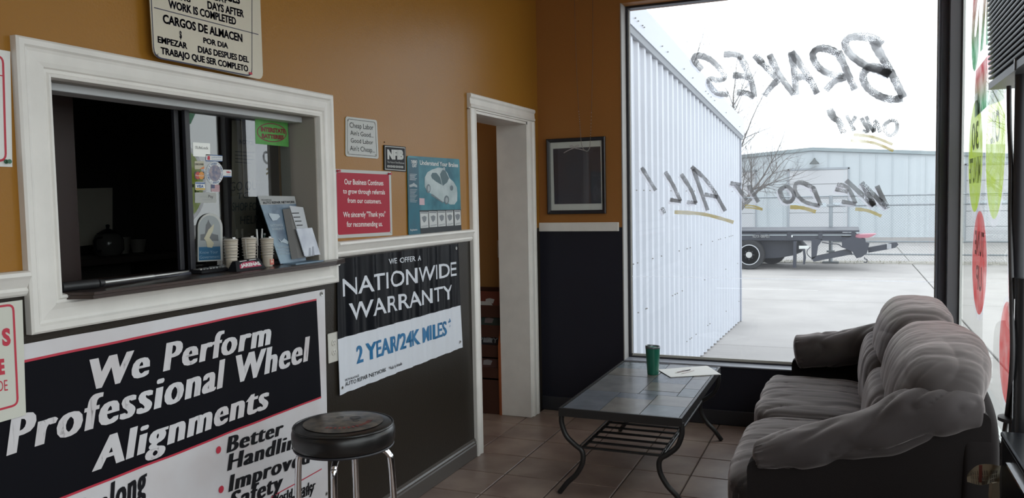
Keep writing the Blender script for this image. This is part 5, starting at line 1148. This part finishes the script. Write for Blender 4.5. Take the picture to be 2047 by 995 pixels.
colB = [(ty0+.016, 4.18), (4.18, 4.385), (4.385, 4.59), (4.59, 4.805), (4.805, 4.96), (4.96, ty1-.016)]
colC = [(ty0+.016, 4.08), (4.08, 4.485), (4.485, 4.74), (4.74, ty1-.016)]
mid = -1.06
ci = 0; rnd = random.Random(12)
tiles = [(c0, -1.165, ty0+.016, 4.296), (-1.165, -.957, ty0+.016, 4.178), (-.957, c3_, ty0+.016, 4.085), (c0, -1.062, 4.296, 4.712), (-1.165, -.957, 4.178, 4.296),
         (-.957, c3_, 4.085, 4.296), (-1.062, -.855, 4.296, 4.385), (-1.062, -.855, 4.385, 4.590), (-.855, c3_, 4.296, 4.487), (-.855, c3_, 4.487, 4.738),
         (-1.062, -.855, 4.590, 4.803), (c0, -1.062, 4.712, 4.925), (-1.062, -.855, 4.803, 4.955), (-.855, c3_, 4.738, 4.950), (c0, -1.062, 4.925, ty1-.016), (-1.062, -.855, 4.955, ty1-.016), (-.855, c3_, 4.950, ty1-.016)]
for k, (a, b, c, d) in enumerate(tiles):
    col = slc[k % 6]; g_ = .0022; dz = rnd.uniform(-.0012, .0006)
    T.part('slate_tile', MB().box(a+g_, b-g_, c+g_, d-g_, tz-.008, tz-.001+dz), mat('slate%d' % (k % 6), col, .24, col2=tuple(q*1.35 for q in col), vscale=9, bump=.35, bscale=28, bdist=.0022, detail=7))
def leg(xo, s, y):      # xo outer x of the top corner, s = direction toward the middle of the table
    P = [(xo+s*.008, y, tz-.03), (xo+s*.006, y, .375), (xo+s*.030, y, .310), (xo+s*.075, y, .268), (xo+s*.108, y, .245), (xo+s*.120, y, .215), (xo+s*.112, y, .165), (xo+s*.080, y, .110), (xo+s*.035, y, .065), (xo+s*.004, y, .025), (xo-s*.012, y, .004)]
    mb = MB(); mb.tube(catmull(P, 6), .0135, 10); T.part('leg', mb, iron)
ly0, ly1 = ty0+.03, ty1-.045
for xo, s in ((tx0, 1), (tx1, -1)):
    for y in (ly0, ly1): leg(xo, s, y)
sx0, sx1 = tx0+.108, tx1-.108
for x in (sx0, sx1): T.part('shelf_rail', MB().tube([(x, ly0, .246), (x, ly1, .246)], .0085, 8).tube([(x, ly0, .268), (x, ly1, .268)], .004, 6), iron)
nsl = 13
for k in range(nsl):
    y = ly0+.004+(ly1-ly0-.008)*k/(nsl-1); T.part('shelf_slat', MB().box(sx0, sx1, y-.011, y+.011, .252, .260, bev=.002), iron)
# --- tumbler, papers, pens
b = at_z(1303.5, 748, tz); b = Vector((-1.098, 4.80, tz))
grn_ = mat('mug_green', (.010, .135, .085), .28, coat=.3)
T = Thing('travel_mug', 'green travel tumbler with a smoky clear lid on the slate table', 'mug', b)
T.part('body', MB().lathe([(.033, 0), (.034, .003), (.0345, .01), (.0435, .155), (.0437, .160), (.042, .160), (.040, .150)], b.x, b.y, 40, b.z), grn_)
lidm = mat('lid_smoky', (.10, .12, .13), .12, spec=.8)
mb = MB().lathe([(.0425, .158), (.0445, .160), (.0445, .168), (.042, .172), (.038, .170), (.036, .163), (.001, .162)], b.x, b.y, 40, b.z)
mb.v = [(x, y, z+(.006*max(0, -(x-b.x)/.044) if z > b.z+.165 else 0)) for x, y, z in mb.v]; T.part('lid', mb, lidm)
mb = MB(); mb.add([(b.x+.036*math.cos(t*PI/12), b.y+.036*math.sin(t*PI/12), b.z+.1640) for t in range(24)], [tuple(range(24))]); T.part('sip_panel', mb, mat('lid_green', (.12, .32, .26), .25))
Q = [at_z(1316, 738.5, tz+.002), at_z(1341, 753.5, tz+.002), at_z(1440, 748, tz+.002), at_z(1413, 731, tz+.002)]
T = Thing('paper_stack', 'stack of white papers lying at the far corner of the slate table', 'paper', Q[0])
for k, (dx, m_) in enumerate(((0, 1), (.004, 1), (-.003, 1))):
    mb = MB(); mb.slab([p+Vector((dx, dx*.5, -.002+.0012*k)) for p in Q], (0, 0, .001)); T.part('sheet', mb, paper)
for k, (p, q, l, m_) in enumerate(((at_z(1349, 745, tz+.006), at_z(1380, 738.5, tz+.006), 'grey pen with a dark refill lying on the papers, farther from the camera', mat('pen_grey', (.30, .26, .26), .3)), (at_z(1362, 746.5, tz+.006), at_z(1387, 740, tz+.006), 'white pen lying on the papers, nearer the camera', mat('pen_white', (.62, .58, .58), .3)))):
    T = Thing('pen', l, 'pen', p, 'pens on the papers'); d = q-p
    T.part('barrel', MB().tube([p+d*.12, p+d*.6] if k == 0 else [p+d*.12, q], .0048, 10), m_); T.part('tip', MB().tube([p, p+d*.06, p+d*.12], [.0012, .003, .0045], 8), alu)
    if k == 0: T.part('refill', MB().tube([p+d*.6, q], .0024, 8), ink)
    T.part('clip', MB().box(0, .03, -.001, .001, 0, .0015, M=Matrix.Translation(p+d*.45+Vector((0, 0, .005)))@Matrix.Rotation(math.atan2(d.y, d.x), 4, 'Z')), alu)
# ================================================================== SOFA
suede = mat('sofa_suede', (.056, .047, .047), .85, sheen=.62, bump=.35, bscale=320, bdist=.0006, col2=(.085, .073, .072), vscale=5, spec=.25)
suede_dk = mat('sofa_side', (.015, .012, .012), .9, sheen=.03, bump=.4, bscale=260, bdist=.0006, spec=.2)  # same suede, darkened to carry the shade on sides, base and back
T = Thing('sofa', 'dark brown microsuede sofa with puffy pillow back and rolled arms under the side window', 'sofa', (0, 4.2, 0))
suede_arm = mat('sofa_arm', (.050, .042, .043), .85, sheen=.45, bump=.35, bscale=320, bdist=.0006, col2=(.070, .060, .060), vscale=5, spec=.25)  # same suede, dulled and darkened for the shaded near arm
CS = {}
def puff(mb, c, h, e=4.0, n=44, wr=(), seed=0, warp=None, rot=0.0):
    """a soft cushion: superellipsoid with folds; wr = (amp, (sx,sy,sz), sharp) noise folds pushed along the normal"""
    if n not in CS: CS[n] = cubesphere(n)
    V0, F = CS[n]; V = []; R = Matrix.Rotation(rot, 3, 'Y')
    for p in V0:
        p = Vector([math.tan(q*PI/4)*1.0 for q in p]); ee = e
        k = (abs(p.x)**ee+abs(p.y)**ee+abs(p.z)**ee)**(-1/ee); q = p*k
        nrm = Vector([math.copysign(abs(a)**(ee-1), a)/hh for a, hh in zip(q, h)]).normalized()
        w_ = Vector((q.x*h[0], q.y*h[1], q.z*h[2])); d = 0
        for (amp, sc, sh) in wr:
            t = noise.noise(Vector((w_.x*sc[0], w_.y*sc[1], w_.z*sc[2]))+Vector((seed*3.7, seed*1.3, seed*7.1)))
            if sh: d -= amp*max(0.0, 1-abs(t)*sh)**2
            else: d += amp*t
        w_ = w_+nrm*d
        if warp: w_ = warp(w_)
        V.append(Vector(c)+R@w_)
    mb.add(V, F, True)
yA, yBk = 3.00, 5.385
# seat cushions: deep toward the back, front lip running past the arms
def tlow(w_):      # near cushion: the front part reaches past the near arm
    t = smooth((-.15-w_.x)/.12); s = smooth((-w_.y-.1)/.4); w_.y -= t*s*.16; w_.z -= .012*smooth((w_.y+.0)/.5)*0; return w_
def tfar(w_):
    t = smooth((-.15-w_.x)/.12); s = smooth((w_.y-.1)/.4); w_.y += t*s*.14; return w_
wr_seat = ((.009, (1.5, 5, 2), 0), (.010, (1.2, 7, 2), 5), (.005, (2.2, 18, 3), 4), (.0015, (6, 34, 8), 0))
mb = MB(); puff(mb, (-.175, 3.735, .345), (.295, .485, .108), 4.2, 56, wr_seat, 1, tlow); T.part('seat_cushion', mb, suede)
mb = MB(); puff(mb, (-.175, 4.705, .345), (.295, .490, .106), 4.2, 56, wr_seat, 4, tfar); T.part('seat_cushion', mb, suede)
# front panel below
mb = MB(); puff(mb, (-.375, 4.19, .17), (.060, 1.20, .135), 5, 40, ((.006, (2, 4, 6), 0), (.005, (3, 8, 3), 6)), 9); T.part('front_panel', mb, suede)
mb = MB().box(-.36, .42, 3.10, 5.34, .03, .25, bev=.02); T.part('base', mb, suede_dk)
# lower back bolsters
wr_b = ((.014, (2, 3.2, 2), 0), (.010, (2, 6, 1.6), 4), (.004, (4, 14, 3), 3))
for (yc, hy, sd) in ((3.72, .50, 2), (4.72, .50, 6)):
    mb = MB(); puff(mb, (.170, yc, .585), (.120, hy, .175), 3.2, 50, wr_b, sd, rot=.10); T.part('lumbar_cushion', mb, suede)
# pillow-back heads
wr_p = ((.016, (2.0, 2.6, 2.0), 0), (.005, (7.0, 1.6, 6.0), 2.5), (.005, (2.0, 6.5, 2.0), 3), (.0035, (15, 3.5, 13), 0), (.0022, (6, 22, 5), 3))
def lean(w_): w_.x += .10*(w_.z/.2)*0.5; return w_
mb = MB(); puff(mb, (.305, 3.605, .800), (.175, .560, .185), 2.9, 64, wr_p, 11, lean); T.part('back_pillow', mb, suede)
mb = MB(); puff(mb, (.295, 4.690, .795), (.170, .560, .190), 2.9, 64, wr_p, 15, lean); T.part('back_pillow', mb, suede)
# back frame
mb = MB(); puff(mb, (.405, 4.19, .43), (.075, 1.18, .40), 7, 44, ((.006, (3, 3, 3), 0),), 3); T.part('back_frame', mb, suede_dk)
# arms: a padded roll swept from the gathered front end up to the back
def arm(name, y, path, sq, seed, endgather=True, m=None):
    nseg = 110; ring = 56; P = catmull([(a[0], y, a[1]) for a in path], 16); RZ = catmull([(a[2], a[3], 0) for a in path], 16)
    n = len(P); V = []; F = []
    for i in range(n):
        t = (P[min(n-1, i+1)]-P[max(0, i-1)]).normalized(); up = Vector((-t.z, 0, t.x)); rz, ry = RZ[i].x, RZ[i].y
        for k in range(ring):
            a = 2*PI*k/ring; ca, sa = math.cos(a), math.sin(a); e = .80
            qy = math.copysign(abs(ca)**e, ca)*ry; qz = math.copysign(abs(sa)**e, sa)*rz
            w_ = P[i]+up*qz+Vector((0, qy, 0)); L_ = i/n
            t1 = noise.noise(Vector((w_.x*5+w_.z*6, w_.y*5, seed+k*.02))); t2 = noise.noise(Vector((w_.x*5-w_.y*7, w_.z*9-w_.x*6, seed+5)))
            d = .010*t1-.012*max(0, 1-abs(t2)*5)**2*smooth(L_*4)+.006*noise.noise(Vector((w_.x*5-w_.y*4, w_.y*16+w_.x*8, w_.z*12-w_.x*6+seed)))
            if endgather: d += .0045*math.cos(a*17+2*math.sin(a*5+seed))*max(0, 1-L_/.16)-.006*max(0, 1-L_/.05)*0
            V.append(w_+(w_-P[i]).normalized()*d)
    for i in range(n-1):
        for k in range(ring): F.append((i*ring+k, i*ring+(k+1) % ring, (i+1)*ring+(k+1) % ring, (i+1)*ring+k))
    # domed ends
    for (i, s) in ((0, -1), (n-1, 1)):
        c = P[i]; t = (P[1]-P[0]).normalized() if i == 0 else (P[-1]-P[-2]).normalized(); prev = [i*ring+k for k in range(ring)]
        for j in range(1, 6):
            f = math.cos(j/6*PI/2); off = math.sin(j/6*PI/2)*(.030 if i == 0 else .02); row = []
            for k in range(ring):
                w_ = c+(Vector(V[i*ring+k])-c)*f+t*s*off; row.append(len(V)); V.append(w_)
            for k in range(ring): F.append((prev[k], prev[(k+1) % ring], row[(k+1) % ring], row[k]))
            prev = row
        F.append(tuple(prev))
    mb = MB(); mb.add(V, F, True); return T.part(name, mb, m or suede)
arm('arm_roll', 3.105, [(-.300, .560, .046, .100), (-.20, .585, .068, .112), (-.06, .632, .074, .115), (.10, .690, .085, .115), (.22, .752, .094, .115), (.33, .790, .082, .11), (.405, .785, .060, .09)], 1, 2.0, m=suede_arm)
arm('arm_roll', 5.275, [(-.285, .558, .100, .100), (-.17, .575, .104, .11), (.0, .600, .105, .11), (.14, .640, .110, .11), (.30, .70, .10, .10)], 1, 8.0)
# outer side panels
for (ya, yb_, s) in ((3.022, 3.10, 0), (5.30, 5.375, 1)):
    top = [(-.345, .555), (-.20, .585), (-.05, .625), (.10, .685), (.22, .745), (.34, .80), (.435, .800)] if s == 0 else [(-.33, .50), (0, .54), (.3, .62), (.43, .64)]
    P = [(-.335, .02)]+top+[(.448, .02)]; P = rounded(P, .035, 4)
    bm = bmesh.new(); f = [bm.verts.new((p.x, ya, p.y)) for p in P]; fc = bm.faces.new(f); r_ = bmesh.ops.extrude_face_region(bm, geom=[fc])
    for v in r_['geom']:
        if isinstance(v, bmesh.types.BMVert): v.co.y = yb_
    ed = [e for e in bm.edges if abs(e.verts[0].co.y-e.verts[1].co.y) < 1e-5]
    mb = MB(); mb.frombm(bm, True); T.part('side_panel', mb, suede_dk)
for (x, y) in ((-.33, 3.10), (.38, 3.10), (-.33, 5.28), (.38, 5.28)): T.part('foot', MB().lathe([(.025, 0), (.03, .03)], x, y, 12, 0.0005), black_m)
# ================================================================== RIBBED SPEAKER ON ITS POLE, CABLE, CABINET, NEWSPAPER
plast = mat('plastic_black', (.030, .032, .037), .38, spec=.6, bump=.2, bscale=200, bdist=.0006)
T = Thing('wall_speaker', 'black ribbed plastic speaker on a pole at the upper right corner', 'speaker', (.47, 2.75, 1.86))
fxp = .425; yn, yf_ = 2.30, 3.085; zb, ztp = 1.868, 2.62
mb = MB(); mb.slab([(fxp+.012, yf_, zb), (fxp+.012, yf_+.03, zb+.10), (fxp+.012, yf_+.062, zb+.25), (fxp+.012, yf_+.075, zb+.45), (fxp+.012, yf_+.075, ztp), (fxp+.012, yn, ztp), (fxp+.012, yn, zb)], (.13, 0, 0)); T.part('housing', mb, plast)
mb = MB(); k = 0; z = zb+.030
while z < ztp-.01:
    ye = yf_+.003+(.03*min(1, (z-zb)/.10)+.032*max(0, min(1, (z-zb-.10)/.15))+.013*max(0, min(1, (z-zb-.25)/.2))); mb.box(fxp-.004, fxp+.013, yn, ye, z, z+.009, bev=.0025); z += .0165
T.part('ribs', mb, plast, kind='stuff')
mb = MB(); mb.slab([(fxp-.004, yn, zb-.004), (fxp-.004, yf_+.004, zb-.004), (fxp+.145, yf_+.004, zb-.004), (fxp+.145, yn, zb-.004)], (0, 0, .022)); T.part('bottom_plate', mb, mat('plastic_grey', (.075, .08, .085), .35))
y_, z_ = [getattr(at_x(2033, 128, fxp), q) for q in 'yz']; mb = MB().lathe([(.001, -.003), (.012, -.001), (.014, .006)], 0, 0, 20); mb.v = [(fxp-.006+v[2]*.6, y_+v[0]*.9, z_+v[1]*1.3) for v in mb.v]; T.part('badge', mb, mat('badge_grey', (.10, .105, .11), .3))
T = Thing('speaker_pole', 'black pole carrying the ribbed speaker down to the cabinet', 'pole', (.455, 2.72, .85))
T.part('pole', MB().tube([(.455, 2.735, .80), (.455, 2.735, 1.866)], .0165, 16), black_m); T.part('flange', MB().lathe([(.045, 0), (.045, .01), (.02, .014)], .455, 2.735, 20, .852), black_m)
T.part('pole_sleeve', MB().tube([(.462, 2.70, .80), (.462, 2.70, 1.28)], .024, 16), mat('sleeve_black', (.02, .02, .022), .25, spec=.7)); T.part('pole_highlight', MB().box(.4385, .4405, 2.682, 2.685, .82, 1.22), chrome)  # chrome sliver stands in for the highlight on the pole
T = Thing('hanging_cable', 'thick dark cable hanging from the speaker beside the pole', 'cable', (.44, 2.9, 1.866))
cab = [(2017, 172), (2018, 250), (2021, 330), (2020, 420), (2021, 520), (2023, 620), (2024, 700), (2021, 760), (2015, 815), (2009, 858), (2006, 885)]
P = [at_x(a, b_, .435+.0*i) for i, (a, b_) in enumerate(cab)]; T.part('cable', MB().tube(catmull(P, 6), .0068, 10), mat('cable_grey', (.045, .042, .045), .4))
T.part('plug', MB().tube([P[-1], P[-1]+Vector((0, 0, -.05))], [.010, .008], 10), black_m)
T = Thing('black_cabinet', 'glossy black cabinet with a silver edge strip in the bottom right corner', 'cabinet', (.49, 2.2, 0))
gl = mat('gloss_black', (.008, .009, .012), .3, spec=.12)
T.part('body', MB().box(.402, .585, 1.75, 2.60, .02, .835, bev=.004), gl); T.part('top', MB().box(.398, .590, 1.74, 2.605, .835, .852, bev=.004), gl)
T.part('edge_strip', MB().box(.396, .402, 1.75, 2.50, .788, .794), chrome); T.part('plinth', MB().box(.42, .57, 1.78, 2.57, 0, .02), black_m)
T = Thing('newspaper', 'curled newspaper sheet sticking out between the sofa and the black cabinet', 'newspaper', (.36, 2.63, .70))
V = []; nu = 16
for j in range(5):
    for i in range(nu+1):
        s = i/nu; px = 1936+64*s; top = 951-26*math.sin(min(1, s*1.25)*PI/2)+4*smooth((s-.7)/.3); bot = 969-3*s
        p = at_y(px, top+(bot-top)*j/4, 2.615-.0*s); V.append((p.x, 2.612+.016*math.sin(s*6+j*.6)+.02*(1-s), p.z))
mb = MB(); mb.add(V, [(j*(nu+1)+i, j*(nu+1)+i+1, (j+1)*(nu+1)+i+1, (j+1)*(nu+1)+i) for j in range(4) for i in range(nu)], True)
mb.add([(a, b_+.0012, c) for a, b_, c in V], [(j*(nu+1)+i, (j+1)*(nu+1)+i, (j+1)*(nu+1)+i+1, j*(nu+1)+i+1) for j in range(4) for i in range(nu)], True)
T.part('sheet', mb, mat('newsprint', (.30, .27, .20), .8))
mb = MB()
for i in range(2, 15):
    if i in (6, 10): continue
    for j in range(1, 4):
        a, b_, c = V[j*(nu+1)+i]; a2, b2, c2 = V[(j+1)*(nu+1)+i] if j < 4 else V[j*(nu+1)+i]; w_ = .0022 if i != 7 else .006
        mb.add([(a-w_/2, b_-.0012, c-.001), (a+w_/2, b_-.0012, c-.001), (a2+w_/2, b2-.0012, c2+.001), (a2-w_/2, b2-.0012, c2+.001)], [(0, 1, 2, 3)])
T.part('print_columns', mb, mat('newsprint_grey', (.12, .10, .085), .8))
a, b_ = at_y(1957, 926, 2.61), at_y(1963, 967, 2.61); T.part('red_print', MB().slab([(a.x, 2.6095, a.z-.004), (b_.x, 2.6095, a.z-.004), (b_.x, 2.6095, b_.z+.004), (a.x, 2.6095, b_.z+.004)], (0, .0006, 0)), mat('news_red', (.20, .05, .04), .7))
mb = MB(); mb.slab([at_y(*p, 2.66) for p in ((1984, 966), (1998, 962), (2000, 1040), (1982, 1040), (1981, 1000))], (0, .05, 0)); single('paper_bag', mb, mat('bag_tan', (.24, .20, .145), .8), 'tan paper bag wedged below the newspaper', 'bag', at_y(1984, 1040, 2.66))
print('TRIS', sum(len(p.vertices)-2 for o in bpy.data.objects if o.type == 'MESH' for p in o.data.polygons), 'OBJ', len(bpy.data.objects))
